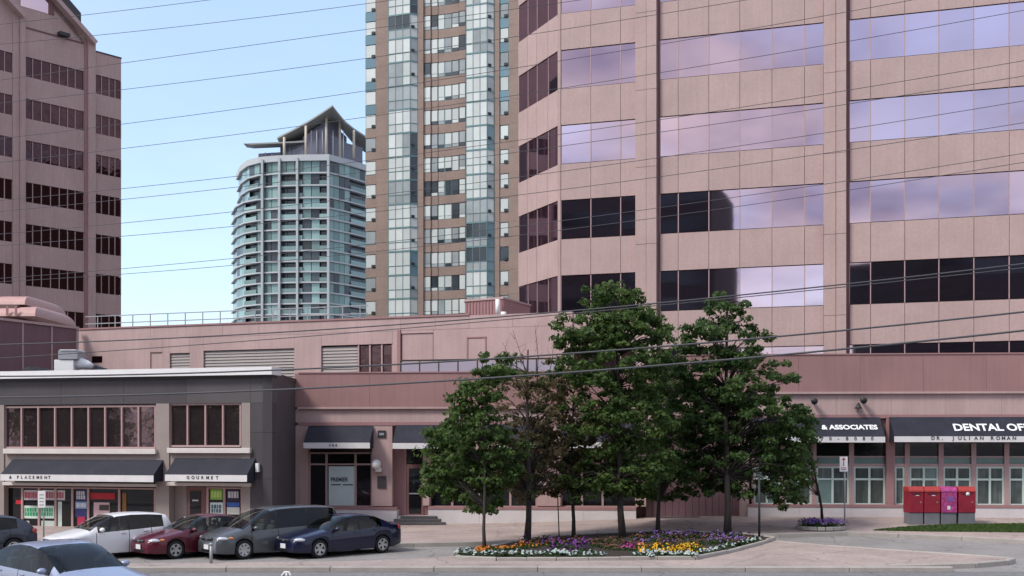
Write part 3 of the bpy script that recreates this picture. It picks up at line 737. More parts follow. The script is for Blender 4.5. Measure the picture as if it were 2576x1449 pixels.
# --- right: dental windows with inner mint frames
xsR = [1890, 1968, 2047, 2141, 2232]; xsR2 = [2244, 2281, 2366, 2448, 2531, 2616, 2700, 2780]
for xs in (xsR, xsR2):
    w = -.22
    z0, z1 = FP1.z(2300, 1275, w), FP1.z(2300, 1115, w); za, zb_ = FP1.z(2300, 1149, w), FP1.z(2300, 1170, w)
    for x0, x1 in zip(xs[:-1], xs[1:]):
        u0, u1 = pu(x0, w), pu(x1, w)
        fr = MB()
        for u in (u0 + .055, u1 - .055): fr.fbox(FP1, u - .052, u + .052, z0, z1, w - .1, w + .1)
        fr.fbox(FP1, u0 + .1, u1 - .1, z0 - .02, z0 + .06, w - .1, w + .08); fr.fbox(FP1, u0 + .1, u1 - .1, zb_ - .06, zb_ + .06, w - .1, w + .08)
        fr.fbox(FP1, u0 + .1, u1 - .1, za - .03, za + .03, w - .1, w + .05)
        wn = fr.build('shop_window', M['pink_trim'] if False else M['mullion'], PD)
        fbox(FP1, 'pane', M['glass_dark'], u0 + .1, u1 - .1, za + .03, z1, w - .08, w - .02, wn)
        fbox(FP1, 'pane', M['glass_mint2'], u0 + .1, u1 - .1, zb_ + .06, za - .03, w - .08, w - .01, wn)
        zi0, zi1 = z0 + .06, zb_ - .06
        inner = MB(); um = (u0 + u1) / 2; zm = zi0 + (zi1 - zi0) * .67
        wide = (x1 - x0) > 60
        for u in ((u0 + .14, um, u1 - .14) if wide else (u0 + .14, u1 - .14)): inner.fbox(FP1, u - .048, u + .048, zi0, zi1, w - .05, w + .045)
        for z in (zi0 + .05, zm, zi1 - .04): inner.fbox(FP1, u0 + .105, u1 - .105, z - .045, z + .045, w - .05, w + .04)
        inner.build('inner_frame', M['mint'], wn)
        cols = [(u0 + .17, um - .03), (um + .03, u1 - .17)] if wide else [(u0 + .17, u1 - .17)]
        for c0, c1 in cols:
            for za2, zb2_ in ((zi0 + .09, zm - .04), (zm + .04, zi1 - .08)):
                fbox(FP1, 'pane', M[random.choices(['glass_mint', 'glass_mint2'], [.85, .15])[0]], c0, c1, za2, zb2_, w - .06, w, wn)
fbox(FP1, 'pier', M['pink_trim'], pu(2229), pu(2248), FP1.z(2240, 1275) + .05, zl2 - .165, -.5, .04, PD)
sp = FP1.z(2300, 1115, -.22)
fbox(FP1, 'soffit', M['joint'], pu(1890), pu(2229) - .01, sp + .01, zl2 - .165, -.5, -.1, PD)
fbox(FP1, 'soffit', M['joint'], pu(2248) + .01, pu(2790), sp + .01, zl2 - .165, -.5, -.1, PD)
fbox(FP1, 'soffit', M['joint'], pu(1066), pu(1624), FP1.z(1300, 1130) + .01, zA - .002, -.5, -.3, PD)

def awning(F, x0, x1, ytop, ymid, ybot, xr, parent, proj=.95, inset=.0):
    """sloping canvas, white valance below, closed sides"""
    u0, u1 = F.u(x0, proj), F.u(x1, proj)
    # the side visible tells: heights measured at the front edge
    zt, zm, zb_ = F.z(xr, ytop, .06), F.z(xr, ymid, proj), F.z(xr, ybot, proj)
    a = MB(); mw = F.mat(0, 0, 0)
    prof = [(-.06, zt), (-proj, zm), (-proj, zb_ + .01), (-proj + .03, zb_ + .01), (-.06, zt - .06)]
    n = len(prof)
    # canvas sheet with slight sag between ribs
    ribs = max(2, round((u1 - u0) / 1.1)); seg = ribs * 4
    vs = []; 
    for k in range(seg + 1):
        t = k / seg; sag = .018 * abs(math.sin(math.pi * t * ribs))
        uu = u0 + (u1 - u0) * t
        for j in range(5):
            s = j / 4; y = -.06 + (-proj + .06) * s; z = zt + (zm - zt) * s - sag * math.sin(math.pi * s)
            vs.append(mw @ Vector((uu, y, z)))
    fs = [(k * 5 + j, k * 5 + j + 1, k * 5 + j + 6, k * 5 + j + 5) for k in range(seg) for j in range(4)]
    a.add(vs, fs, 0, True)
    for uu in (u0, u1):
        vs = [mw @ Vector((uu, -.06, zt)), mw @ Vector((uu, -proj, zm)), mw @ Vector((uu, -proj, zb_)), mw @ Vector((uu, -.06, zb_))]
        a.add(vs, [(0, 1, 2, 3)])
    aw = a.build('awning', M['awning'], parent)
    fbox(F, 'valance', M['valance'], u0 - .01, u1 + .01, zb_, zm - .01, proj - .005, proj + .02, aw)
    return aw, u0, u1, zt, zm, zb_, proj
def aw_text(F, aw, s, x0, cap, yb, xr, sx=1.0, sp=1.0, mat=None, bold=.01):
    """lettering on the sloping canvas"""
    awo, u0, u1, zt, zm, zb_, proj = aw
    zc = F.z(xr, yb, proj * .75)
    t = (zt - zc) / (zt - zm); wv = .06 + (proj - .06) * t
    tilt = math.atan2(proj - .06, zt - zm)
    mw = F.mat(F.u(x0, wv), wv + .025, zc) @ Matrix.Rotation(-tilt, 4, 'X')
    return text(s, cap, mat or M['lettering_white'], awo, mw, sx=sx, spacing=sp, bold=bold)
def val_text(F, aw, s, x0, x1, yb, xr, cap=.2, bold=.006):
    awo, u0, u1, zt, zm, zb_, proj = aw
    ua, ub = F.u(x0, proj), F.u(x1, proj)
    o = text(s, cap, M['lettering_dark'], awo, F.mat(ua, proj + .024, zb_ + (zm - zb_) * .2), spacing=1.0, bold=bold)
    wdt = max(v.co.x for v in o.data.vertices) or 1
    k = (ub - ua) / wdt
    # widen the gaps between characters rather than the characters
    bpy.data.objects.remove(o)
    adv = (ub - ua) / len(s)
    res = MB(); first = None
    for i, ch in enumerate(s):
        if ch == ' ': continue
        c = text(ch, cap, M['lettering_dark'], awo, F.mat(ua + adv * i, proj + .024, zb_ + (zm - zb_) * .2), name='letter', bold=bold)
w1 = awning(FP1, 764, 930, 1072, 1113, 1128, 850, PD)
val_text(FP1, w1, '300', 828, 852, 1125, 850, cap=.16)
w2 = awning(FP1, 988, 1130, 1069, 1114, 1129, 1040, PD)
val_text(FP1, w2, '302', 1072, 1100, 1125, 1040, cap=.16)
awning(FP1, 1212, 1352, 1067, 1113, 1128, 1280, PD)
awning(FP1, 1410, 1602, 1065, 1112, 1127, 1500, PD)
w3 = awning(FP1, 1900, 2226, 1050, 1098, 1113, 2140, PD)
aw_text(FP1, w3, '& ASSOCIATES', 2068, .40, 1083, 2140, sx=.96, bold=.014)
val_text(FP1, w3, '905 270-8080', 1960, 2212, 1110, 2140, cap=.22)
w4 = awning(FP1, 2250, 2690, 1049, 1097, 1112, 2400, PD)
aw_text(FP1, w4, 'DENTAL OFFICE', 2401, .62, 1088, 2480, sx=.93, bold=.016)
val_text(FP1, w4, 'DR. JULIAN ROMAN', 2342, 2560, 1109, 2480, cap=.22)
# wall lamp, plaque, square vent, floodlights
lampball = bmesh.new(); bmesh.ops.create_uvsphere(lampball, u_segments=12, v_segments=8, radius=.24)
me = bpy.data.meshes.new('lamp_globe'); lampball.to_mesh(me); lampball.free(); me.materials.append(M['white'])
for p in me.polygons: p.use_smooth = True
wl = link('wall_lamp', me, PD, FP1.mat(pu(950), .32, FP1.z(950, 1168)))
fbox(FP1, 'lamp_arm', M['white'], pu(950) - .05, pu(950) + .22, FP1.z(950, 1186), FP1.z(950, 1176), 0.03, .3, wl)
fbox(FP1, 'plaque', M['charcoal'], pu(950), pu(972), FP1.z(960, 1228), FP1.z(960, 1198), .03, .09, PD, .01)
vt = fbox(FP1, 'vent_cover', M['dark_metal'], pu(951), pu(971), FP1.z(960, 1101), FP1.z(960, 1083), .03, .08, PD)
fbox(FP1, 'vent_louvre', M['grey_metal'], pu(955), pu(967), FP1.z(960, 1095), FP1.z(960, 1089), .08, .10, vt)
for x, y in ((2043, 1008), (2166, 1006)):
    f_ = MB(); c = FP1.pt(pu(x), .34, FP1.z(x, y)); f_.tube([c + Vector((0, .3, 0)), c, c + Vector((.0, -.16, -.05))], [.03, .13, .16], 8); f_.build('floodlight', M['dark_metal'], PD)
f_ = MB(); c = FP1.pt(pu(2157), .2, FP1.z(2157, 1013)); f_.tube([c, c + Vector((0, 0, -.18)), c + Vector((0, 0, -.28))], [.03, .12, .19], 8); f_.build('bell_lamp', M['dark_metal'], PD)

# ------------------------------------------------------------------ set back upper floor of the podium
UP = thing('rooftop_wing', 'pale pink set back upper storey with grey louvres above the awnings', 'building', (-8, 60, 7))
FU = Fac(205, 63.0, 1405, 63.0 / 1.16)
uz0, uz1 = 6.0, 10.33
def uu(x, w=0): return FU.u(x, w)
a, b = FU.pt(uu(200), -.35, 0), FU.pt(uu(1440), -.35, 0)
core = MB(); core.slab([tuple(a[:2]), tuple(b[:2]), (b.x, b.y + 9), (a.x, a.y + 9)], 5, uz1 - .3); core.build('wall', M['joint'], UP)
bands = [(378, 408), (427, 477), (512, 740), (808, 988), (1010, 1090)]
zlt = FU.z(620, 880); 
zj = FU.z(620, 845)
xs = [198, 290, 378, 470, 560, 650, 740, 808, 898, 1008, 1095, 1180, 1290, 1440]
for x0, x1 in zip(xs[:-1], xs[1:]):
    fbox(FU, 'wall_panel', M['granite_pale'], uu(x0) + .006, uu(x1) - .006, zj + .006, uz1, -.3, random.uniform(-.004, .004), UP)
edges = [(198, 378), (408, 427), (477, 512), (740, 808), (988, 1008), (1090, 1440)]
for x0, x1 in edges: fbox(FU, 'wall_panel', M['granite_pale'], uu(x0) + .006, uu(x1) - .006, uz0, zj - .006, -.3, random.uniform(-.004, .004), UP)
for x0, x1, yt in ((378, 408, 886), (427, 477, 888), (512, 740, 879), (808, 988, 867), (1008, 1090, 838)):
    z = FU.z((x0 + x1) / 2, yt)
    if zj - .006 - z > .03: fbox(FU, 'wall_panel', M['granite_pale'], uu(x0) + .006, uu(x1) - .006, z, zj - .006, -.3, 0, UP)
fbox(FU, 'parapet_cap', M['pink_trim'], uu(198), uu(1180), uz1 + .003, uz1 + .09, -.4, .05, UP)
fbox(FU, 'wall_panel', M['granite_pale'], uu(378) + .01, uu(408) - .01, uz0, FU.z(393, 886), -.3, -.06, UP)
for x0, x1, yt in ((427, 477, 888), (512, 740, 879), (808, 898, 872)):
    z1 = FU.z((x0 + x1) / 2, yt); lv = MB(); lv.fbox(FU, uu(x0), uu(x1), uz0, z1 - .01, -.3, -.2)
    lo_ = lv.build('louvre_vent', M['vent_grille'], UP)
    nsl = int((z1 - 7.1) / .16)
    for k in range(nsl):
        zc = z1 - .1 - .16 * k
        link('slat', boxmesh(uu(x1) - uu(x0) - .02, .21, .03, M['vent_grille']), lo_, FU.mat((uu(x0) + uu(x1)) / 2, -.12, zc) @ Matrix.Rotation(R(72), 4, 'X'))
fr = MB(); z1 = FU.z(945, 867)
for x in (901, 930, 960, 987): fr.fbox(FU, uu(x) - .04, uu(x) + .04, uz0, z1 - .01, -.25, -.02)
wn = fr.build('window', M['mullion'], UP)
for x0, x1 in ((901, 930), (930, 960), (960, 987)): fbox(FU, 'pane', M['glass_left'], uu(x0) + .05, uu(x1) - .05, uz0, z1 - .04, -.2, -.12, wn)
fbox(FU, 'pilaster', M['pink_trim'], uu(1000), uu(1008), uz0, uz1 - .6, -.1, .06, UP)
fbox(FU, 'recessed_panel', M['granite_pale'], uu(1010), uu(1088), uz0, FU.z(1050, 838) - .02, -.3, -.05, UP)
dp = MB(); 
for x in (1176, 1222): dp.fbox(FU, uu(x) - .025, uu(x) + .025, 7, FU.z(1200, 850), -.1, .03)
dp.fbox(FU, uu(1174), uu(1224), FU.z(1200, 850), FU.z(1200, 847), -.1, .035); dp.build('door_frame', M['pink_trim'], UP)
fbox(FU, 'window', M['glass_left'], uu(232), uu(257), FU.z(245, 912), FU.z(245, 896), -.1, .02, UP)
# stair housing on the roof, with a darker right face
sh = thing('roof_housing', 'pink sheet metal housing on the roof edge beside the chamfered corner', 'roof housing', (-1.5, 60, 10))
pA, pC, pB = px(1170, 800, 59.5), px(1266, 800, 58.3), px(1334, 800, 61.5)
z1 = px(1266, 752, 58.3).z
hs = MB(); hs.slab([tuple(pA[:2]), tuple(pC[:2]), tuple(pB[:2]), (pB.x - 2, pB.y + 1.5), (pA.x, pA.y + 3)], 9.8, z1); hs.build('housing_wall', M['pink_trim'], sh)
for k in range(12):
    p = pA.lerp(pC, (k + .5) / 12); wbox('metal_rib', M['pink_trim'], (p.x, p.y - .02, (9.9 + z1) / 2), (.05, .05, z1 - 9.95), sh)
hc = MB(); hc.slab([tuple((pA - Vector((.05, .05, 0)))[:2]), tuple((pC - Vector((0, .06, 0)))[:2]), tuple((pB + Vector((.05, -.04, 0)))[:2]), (pB.x - 2, pB.y + 1.6), (pA.x, pA.y + 3.1)], z1 + .003, z1 + .10); hc.build('roof_cap', M['granite_pale'], sh)
vtp = MB(); p = px(1252, 770, 58.0); vtp.tube([(p.x, p.y, p.z - .5), (p.x, p.y, p.z + .35)], .12, 8); vtp.tube([(p.x + .3, p.y, p.z - .8), (p.x + .3, p.y, p.z - .3)], .15, 8)
tag(vtp.build('vent_pipe', M['white']), 'pair of short white vent pipes before the pink roof housing', 'vent pipe')
# terrace railing at the parapet between the red band and the upper wall
tr = thing('terrace_railing', 'dark terrace railing with pale glass above the red band', 'railing', tuple(px(1100, 915, 56)))
FR = Fac(1008, 55.6, 1400, 54.0)
fbox(FR, 'top_rail', M['dark_metal'], FR.u(1008), FR.u(1400), FR.z(1100, 908), FR.z(1100, 904), -.03, .03, tr)
for k in range(9):
    u = FR.u(1008) + (FR.u(1400) - FR.u(1008)) * k / 8
    fbox(FR, 'post', M['dark_metal'], u - .025, u + .025, 7.2, FR.z(1100, 908) - .002, -.03, .03, tr)
    if k < 8: fbox(FR, 'glass_panel', M['terrace_glass'], u + .05, u + (FR.u(1400) - FR.u(1008)) / 8 - .05, 7.2, FR.z(1100, 910), -.012, .012, tr)
# roof railing
rl = thing('roof_railing', 'thin grey guard railing along the pink roof under the sky', 'railing', tuple(px(600, 810, 61)))
FG = Fac(205, 64.2, 1405, 55.6)
zr = 11.2
mbx = []
for z in (zr, zr - .42):
    fbox(FG, 'rail', M['grey_metal'], FG.u(215), FG.u(925), z - .025, z + .025, -.025, .025, rl)
x = 246
while x < 930:
    fbox(FG, 'post', M['grey_metal'], FG.u(x) - .022, FG.u(x) + .022, 10.0, zr - .026, -.022, .022, rl); x += 44

# ------------------------------------------------------------------ dark mauve screen wall on the left roof
SW = thing('screen_wall', 'dark mauve metal screen wall with pale vertical joints on the left roof', 'screen wall', tuple(FU.pt(0, 0, 6)))
FS = Fac(0, 58.0, 195, 62.6)
xs = [-90, -25, 57, 130, 193]
for x0, x1 in zip(xs[:-1], xs[1:]):
    fbox(FS, 'wall_panel', M['mauve_metal'], FS.u(x0) + .05, FS.u(x1) - .05, 6, 10.33, -.25, random.uniform(-.01, .01), SW)
for x in xs: fbox(FS, 'joint_strip', M['granite_pale'], FS.u(x) - .05, FS.u(x) + .05, 6, 10.33, -.2, .03, SW)
fbox(FS, 'coping', M['granite_pale'], FS.u(-90), FS.u(197), 10.335, 10.47, -.3, .08, SW)
# pink stacked roof hoods behind it
hd = thing('roof_ventilator', 'stacked pink curved roof ventilator behind the dark mauve screen wall', 'roof ventilator', tuple(px(30, 800, 64)))
def hood(name, x0, x1, yt, yb, Y, xt0, xt1):
    mb = MB(); prof = []
    for k in range(7):
        t = k / 6; prof.append(t)
    a0, a1, b0, b1 = px(x0, yb, Y), px(x1, yb, Y), px(xt0, yt, Y), px(xt1, yt, Y)
    pts = []
    for t in prof:
        s = math.sin(t * math.pi / 2); c = 1 - math.cos(t * math.pi / 2)
        z = a0.z + (b0.z - a0.z) * s; l_ = a0.x + (b0.x - a0.x) * c; r_ = a1.x + (b1.x - a1.x) * c; d = 3.0 * (1 - .55 * c)
        pts.append((l_, r_, z, d))
    vs = []
    for l_, r_, z, d in pts: vs += [(l_, Y + 3 - d, z), (r_, Y + 3 - d, z), (r_, Y + 3 + d, z), (l_, Y + 3 + d, z)]
    fs = [(i * 4 + k, i * 4 + (k + 1) % 4, i * 4 + 4 + (k + 1) % 4, i * 4 + 4 + k) for i in range(6) for k in range(4)] + [(24, 25, 26, 27), (3, 2, 1, 0)]
    mb.add(vs, fs); return mb.build(name, M['hood'], hd)
M['hood'] = make_mat('salmon metal hood', (.50, .31, .28), .5, var=.06, scale=2)
hood('hood', -30, 88, 764, 795, 63.5, -10, 66); hood('hood', -20, 62, 738, 766, 64.2, -8, 46)
wbox('hood_base', M['joint'], tuple(px(25, 800, 65.5)), (2.2, 3, 1.2), hd)
for x in (18, 40): wbox('hood_brace', M['pink_trim'], tuple(px(x, 782, 63.42)), (.12, .06, .55), hd)

# ------------------------------------------------------------------ charcoal two storey shop building on the left
GB = thing('shop_building', 'charcoal two storey shop building with white roof edge and two dark awnings', 'building', (-15, 50, 0))
FGB = Fac(0, 51.3, 686, 48.0)
def gu(x, w=0): return FGB.u(x, w)
X0, X1 = -160, 686
def gzz(x, y, w=0): return FGB.z(x, y, w)
zroof = 7.22; zfas0 = gzz(350, 1016)
core = MB()
a, b = FGB.pt(gu(X0), -.5, 0), FGB.pt(gu(686) - .06, -.5, 0)
bb = Vector((b.x, 53.3)); 
core.slab([tuple(a[:2]), tuple(b[:2]), (b.x - .05, 53.35), (a.x, 58)], -.1, 6.95); core.build('wall', M['charcoal'], GB)
# white roof edge
re = MB(); re.fbox(FGB, gu(X0), gu(686, .25), zroof - .33, zroof, -.6, .35); re.build('roof_edge', M['white'], GB)
fbox(FGB, 'roof_edge_shadow_gap', M['dark_metal'], gu(X0), gu(686), zroof - .45, zroof - .335, -.4, .12, GB)
# fascia panels
xs = [X0, 0, 156, 312, 470, 632, 686]
for x0, x1 in zip(xs[:-1], xs[1:]):
    fbox(FGB, 'cladding_panel', M['charcoal_light'] if x0 >= 470 else M['charcoal'], gu(x0) + .006, gu(x1) - .006, zfas0, zroof - .455, -.4, .05, GB)
# right side wall (in shade), front return and panels
for k, (z0, z1) in enumerate(((-.1, 2.4), (2.41, 4.4), (4.41, zfas0 - .01))):
    fbox(FGB, 'cladding_panel', M['charcoal'], gu(632) + .006, gu(686) - .006, z0, z1, -.4, .05, GB)
fc = FGB.pt(gu(686), .05, 0)
SIDE = Fac(0, 1, 1, 1); SIDE.o = Vector((fc.x, fc.y, 0)); SIDE.d = Vector((0, 1, 0)); SIDE.L = 53.35 - fc.y; SIDE.n = Vector((1, 0, 0)); SIDE.ang = R(90)
for k in range(2):
    for z0, z1 in ((-.1, 2.4), (2.41, 4.4), (4.41, 6.8)):
        fbox(SIDE, 'cladding_panel', M['charcoal'], .005 + SIDE.L / 2 * k, SIDE.L / 2 * (k + 1) - .005, z0, z1, -.4, 0, GB)
fbox(SIDE, 'side_coping', M['dark_metal'], .3, SIDE.L, 6.81, 7.0, -.5, .06, GB)
# taupe piers
zp = gzz(200, 1017)
for x0, x1 in ((X0, 12), (394, 427), (609, 631)):
    fbox(FGB, 'pier', M['taupe'], gu(x0), gu(x1), -.1, zp - .005, -.4, .06, GB)
# upper ribbon windows
def up_window(xs, yt, yb):
    w = -.12; us = [gu(x, w) for x in xs]; xr = (xs[0] + xs[-1]) / 2; z1, z0 = gzz(xr, yt, w), gzz(xr, yb, w)
    fr = MB()
    for u in us: fr.fbox(FGB, u - .034, u + .034, z0, z1, w - .1, w + .1)
    fr.fbox(FGB, us[0], us[-1], z0 - .06, z0 + .02, w - .1, w + .095); fr.fbox(FGB, us[0], us[-1], z1 - .04, z1 + .05, w - .1, w + .095)
    wn = fr.build('ribbon_window', M['mullion'], GB)
    for u0, u1 in zip(us[:-1], us[1:]): fbox(FGB, 'pane', M['glass_upper'], u0 + .05, u1 - .05, z0 + .025, z1 - .045, w - .08, w, wn)
    return z0
up_window([15 + 42.0 * k for k in range(10)], 1023, 1125)
up_window([430, 474, 519, 563, 607], 1017, 1121)
up_window([-150, -110, -70, -30, 5], 1024, 1126)
for x0, x1, y0, y1 in ((8, 391, 1129, 1142), (420, 629, 1127, 1140), (6, 391, 1215, 1223), (418, 629, 1214, 1223)):
    fbox(FGB, 'cornice', M['offwhite'], gu(x0, .2), gu(x1, .2), gzz((x0 + x1) / 2, y1, .2), gzz((x0 + x1) / 2, y0, .2), -.3, .22, GB, .012)
for x0, x1 in ((12, 394), (427, 609)):
    fbox(FGB, 'frieze', M['taupe'], gu(x0), gu(x1), gzz((x0 + x1) / 2, 1218), gzz((x0 + x1) / 2, 1133), -.3, .01, GB)
g1 = awning(FGB, 2, 386, 1156, 1194, 1211, 200, GB, proj=.85); val_text(FGB, g1, '& PLACEMENT', 24, 132, 1208, 100, cap=.19)
g2 = awning(FGB, 416, 621, 1153, 1194, 1211, 520, GB, proj=.85); val_text(FGB, g2, 'GOURMET', 470, 556, 1208, 520, cap=.19)
for x, y in ((403, 1178), (652, 1176)):
    l_ = MB(); l_.fbox(FGB, gu(x) - .07, gu(x) + .07, gzz(x, y + 11), gzz(x, y - 11), .06, .22); l_.build('wall_light', M['white'], GB)
# shop fronts below
def gwin(xs, yt, yb, glass=M['glass_dark'], w=-.25):
    us = [gu(x, w) for x in xs]; xr = (xs[0] + xs[-1]) / 2; z1, z0 = gzz(xr, yt, w), gzz(xr, yb, w)
    fr = MB()
    for u in us: fr.fbox(FGB, u - .05, u + .05, z0, z1, w - .1, w + .08)
    fr.fbox(FGB, us[0], us[-1], z0 - .1, z0 + .06, w - .1, w + .075); fr.fbox(FGB, us[0], us[-1], z1 - .06, z1, w - .1, w + .075)
    wn = fr.build('shop_window', M['mullion'], GB)
    for u0, u1 in zip(us[:-1], us[1:]): fbox(FGB, 'pane', glass, u0 + .05, u1 - .05, z0 + .05, z1 - .05, w - .06, w, wn)
    return wn
wA = gwin([18, 58, 100, 142, 184, 224, 302, 392], 1226, 1338)
wB = gwin([524, 566, 610], 1226, 1338)
fbox(FGB, 'stall_riser', M['taupe'], gu(12), gu(394), -.1, gzz(200, 1340), -.3, -.1, GB)
fbox(FGB, 'stall_riser', M['taupe'], gu(520), gu(610), -.1, gzz(560, 1340), -.3, -.1, GB)
fbox(FGB, 'entrance_wall', M['taupe'], gu(427), gu(472, -.5), -.1, gzz(450, 1220), -.6, -.42, GB)
dr = fbox(FGB, 'door', M['reddish_reveal'], gu(472, -.4), gu(520, -.4), -.05, gzz(490, 1226), -.6, -.36, GB)
fbox(FGB, 'pane', M['glass_dark'], gu(478, -.35), gu(505, -.35), .1, gzz(490, 1236), -.37, -.33, dr)
fbox(FGB, 'door_sign', M['offwhite'], gu(484, -.33), gu(499, -.33), gzz(490, 1262), gzz(490, 1258), -.335, -.32, dr)
def poster(x0, x1, y0, y1, c, w=-.235, txt=None, tc=None, nm='poster'):
    m = c if not isinstance(c, tuple) else make_mat('print colour', c, .6, var=.08, scale=4)
    xr = (x0 + x1) / 2
    o = fbox(FGB, nm, m, gu(x0, w), gu(x1, w), gzz(xr, y1, w), gzz(xr, y0, w), w, w + .012, GB)
    if txt:
        hgt = gzz(xr, y0, w) - gzz(xr, y1, w); ua, ub = gu(x0, w) + .06, gu(x1, w) - .06
        tm = make_mat('print lettering', tc, .6)
        rows = 1 if hgt < .5 else 2          # print too small to read: rows of word shapes
        for r in range(rows):
            u = ua; zc = gzz(xr, y0, w) - hgt * (.5 if rows == 1 else .33 + .33 * r)
            while u < ub - .05:
                wd = random.uniform(.06, .13); wd = min(wd, ub - u)
                fbox(FGB, 'print_mark', tm, u, u + wd, zc - hgt * .30 / rows, zc + hgt * .30 / rows, w + .013, w + .017, o); u += wd + .03
    return o
poster(60, 96, 1233, 1258, (.55, .50, .52), txt='DRUG', tc=(.45, .08, .12)); poster(104, 164, 1233, 1258, (.58, .54, .55), txt='MART', tc=(.40, .10, .14))
poster(40, 56, 1258, 1268, (.55, .02, .04)); poster(60, 98, 1272, 1304, (.60, .72, .64), txt='EXOT', tc=(.02, .30, .12)); poster(102, 136, 1272, 1304, (.60, .72, .64), txt='ICS', tc=(.02, .30, .12))
poster(146, 156, 1262, 1336, (.55, .64, .58)); poster(104, 138, 1310, 1336, (.50, .58, .52)); poster(62, 74, 1310, 1336, (.42, .48, .44))
poster(190, 219, 1230, 1262, (.03, .03, .10), txt='SALE', tc=(.6, .6, .65)); poster(190, 219, 1262, 1280, (.22, .32, .50), txt='OPEN', tc=(.7, .7, .75)); poster(190, 219, 1281, 1300, (.04, .04, .16)); poster(195, 215, 1300, 1322, (.45, .03, .08))
poster(228, 290, 1240, 1256, (.42, .02, .03)); poster(236, 276, 1264, 1300, (.62, .42, .44)); poster(250, 274, 1270, 1284, (.06, .05, .05), w=-.22); poster(308, 318, 1240, 1290, (.25, .12, .04))
poster(529, 560, 1231, 1257, (.24, .45, .07), txt='GREEN', tc=(.5, .7, .2)); poster(529, 561, 1264, 1296, (.62, .70, .68), txt='CAFE', tc=(.08, .14, .16)); poster(533, 556, 1303, 1334, (.62, .64, .66))
poster(571, 603, 1231, 1258, (.03, .02, .06), txt='MARKET', tc=(.6, .6, .65)); poster(571, 603, 1264, 1275, (.05, .12, .42)); poster(571, 603, 1276, 1294, (.62, .64, .58)); poster(574, 602, 1306, 1334, (.55, .53, .55))
# rooftop fan: box, hood, tapering duct
fan = thing('roof_fan', 'white galvanised exhaust fan with tapering duct on the charcoal roof', 'roof fan', tuple(px(165, 930, 52.6)))
Yf = 52.6
def pbox(name, mat, x0, x1, y0, y1, Y, dpt, parent, bev=.02):
    a, b = px(x0, y1, Y), px(x1, y0, Y)
    return wbox(name, mat, ((a.x + b.x) / 2, Y + dpt / 2, (a.z + b.z) / 2), (b.x - a.x, dpt, b.z - a.z), parent, 0, bev)
pbox('fan_box', M['white'], 136, 185, 905, 940, Yf, .9, fan); pbox('fan_head', M['grey_metal'], 146, 195, 882, 904, Yf - .05, 1.0, fan)
pbox('fan_cap', M['white'], 149, 192, 879.5, 881.8, Yf - .1, 1.1, fan)
dct = MB(); a, b = px(191, 914, Yf + .4), px(233, 922, Yf + .4); dct.tube([a, px(205, 915, Yf + .4), px(222, 918, Yf + .4), b], [.26, .28, .19, .12], 12); dct.build('duct', M['white'], fan)
bnd = MB(); a, b = px(186, 914, Yf + .4), px(190.5, 914, Yf + .4); bnd.tube([a, b], .30, 12); bnd.build('duct_collar', M['dark_metal'], fan)
ck = thing('roof_tarpaulin', 'low black tarpaulin heap on the charcoal roof beside the white fan', 'tarpaulin', tuple(px(95, 930, 53.6)))
for x0, x1, yt in ((58, 134, 920), (232, 270, 917)):
    mb = MB(); n = 10
    vs = []
    for k in range(n + 1):
        t = k / n; x = x0 + (x1 - x0) * t; h = math.sin(math.pi * min(1, t * 1.1 + .05)) ** .6 * (.8 + .2 * math.sin(9 * t))
        p = px(x, 934, 53.6); q = px(x, 934 - (934 - yt) * max(h, .1), 53.6)
        vs += [(p.x, 53.2, p.z), (q.x, 53.5, q.z), (q.x, 54.1, q.z), (p.x, 54.5, p.z)]
    fs = [(4 * k + j, 4 * k + 4 + j, 4 * k + 5 + j, 4 * k + 1 + j) for k in range(n) for j in range(3)]
    mb.add(vs, fs); mb.build('tarpaulin_fold', M['seal'], ck)

# ------------------------------------------------------------------ blocks across the road, mirrored in the windows
M['far_block'] = make_mat('dark office block', (.06, .048, .048), .8, var=.1, scale=.2)
M['far_block_glass'] = make_mat('dark office block glass', (.03, .03, .035), .1, spec=.5, obj_var=.3)
def mirror_block(label, cx, cy, w, d, h, rz, name='office_block'):
    o = thing(name, label, 'building', (cx, cy, 0), rz)
    mw = WM[o.name]
    core = MB(); core.box(mw @ T(0, 0, h / 2), (w, d, h)); core.build('wall', M['far_block'], o)
    nf = int(h / 4)
    for k in range(nf):
        for sgn, ln, dp in ((1, w, d), (-1, w, d)):
            link('window_band', boxmesh(round(ln - 1.5, 2), .1, 1.9, M['far_block_glass']), o, mw @ T(0, sgn * dp / 2, 2.4 + 4 * k))
    return o
mirror_block('dark office block across the main road, the tall one mirrored in the rose windows', -42.5, -23, 33, 20, 40, R(-14))
mirror_block('lower dark office block across the main road behind the street', 6, -32, 30, 18, 28.5, R(-6))

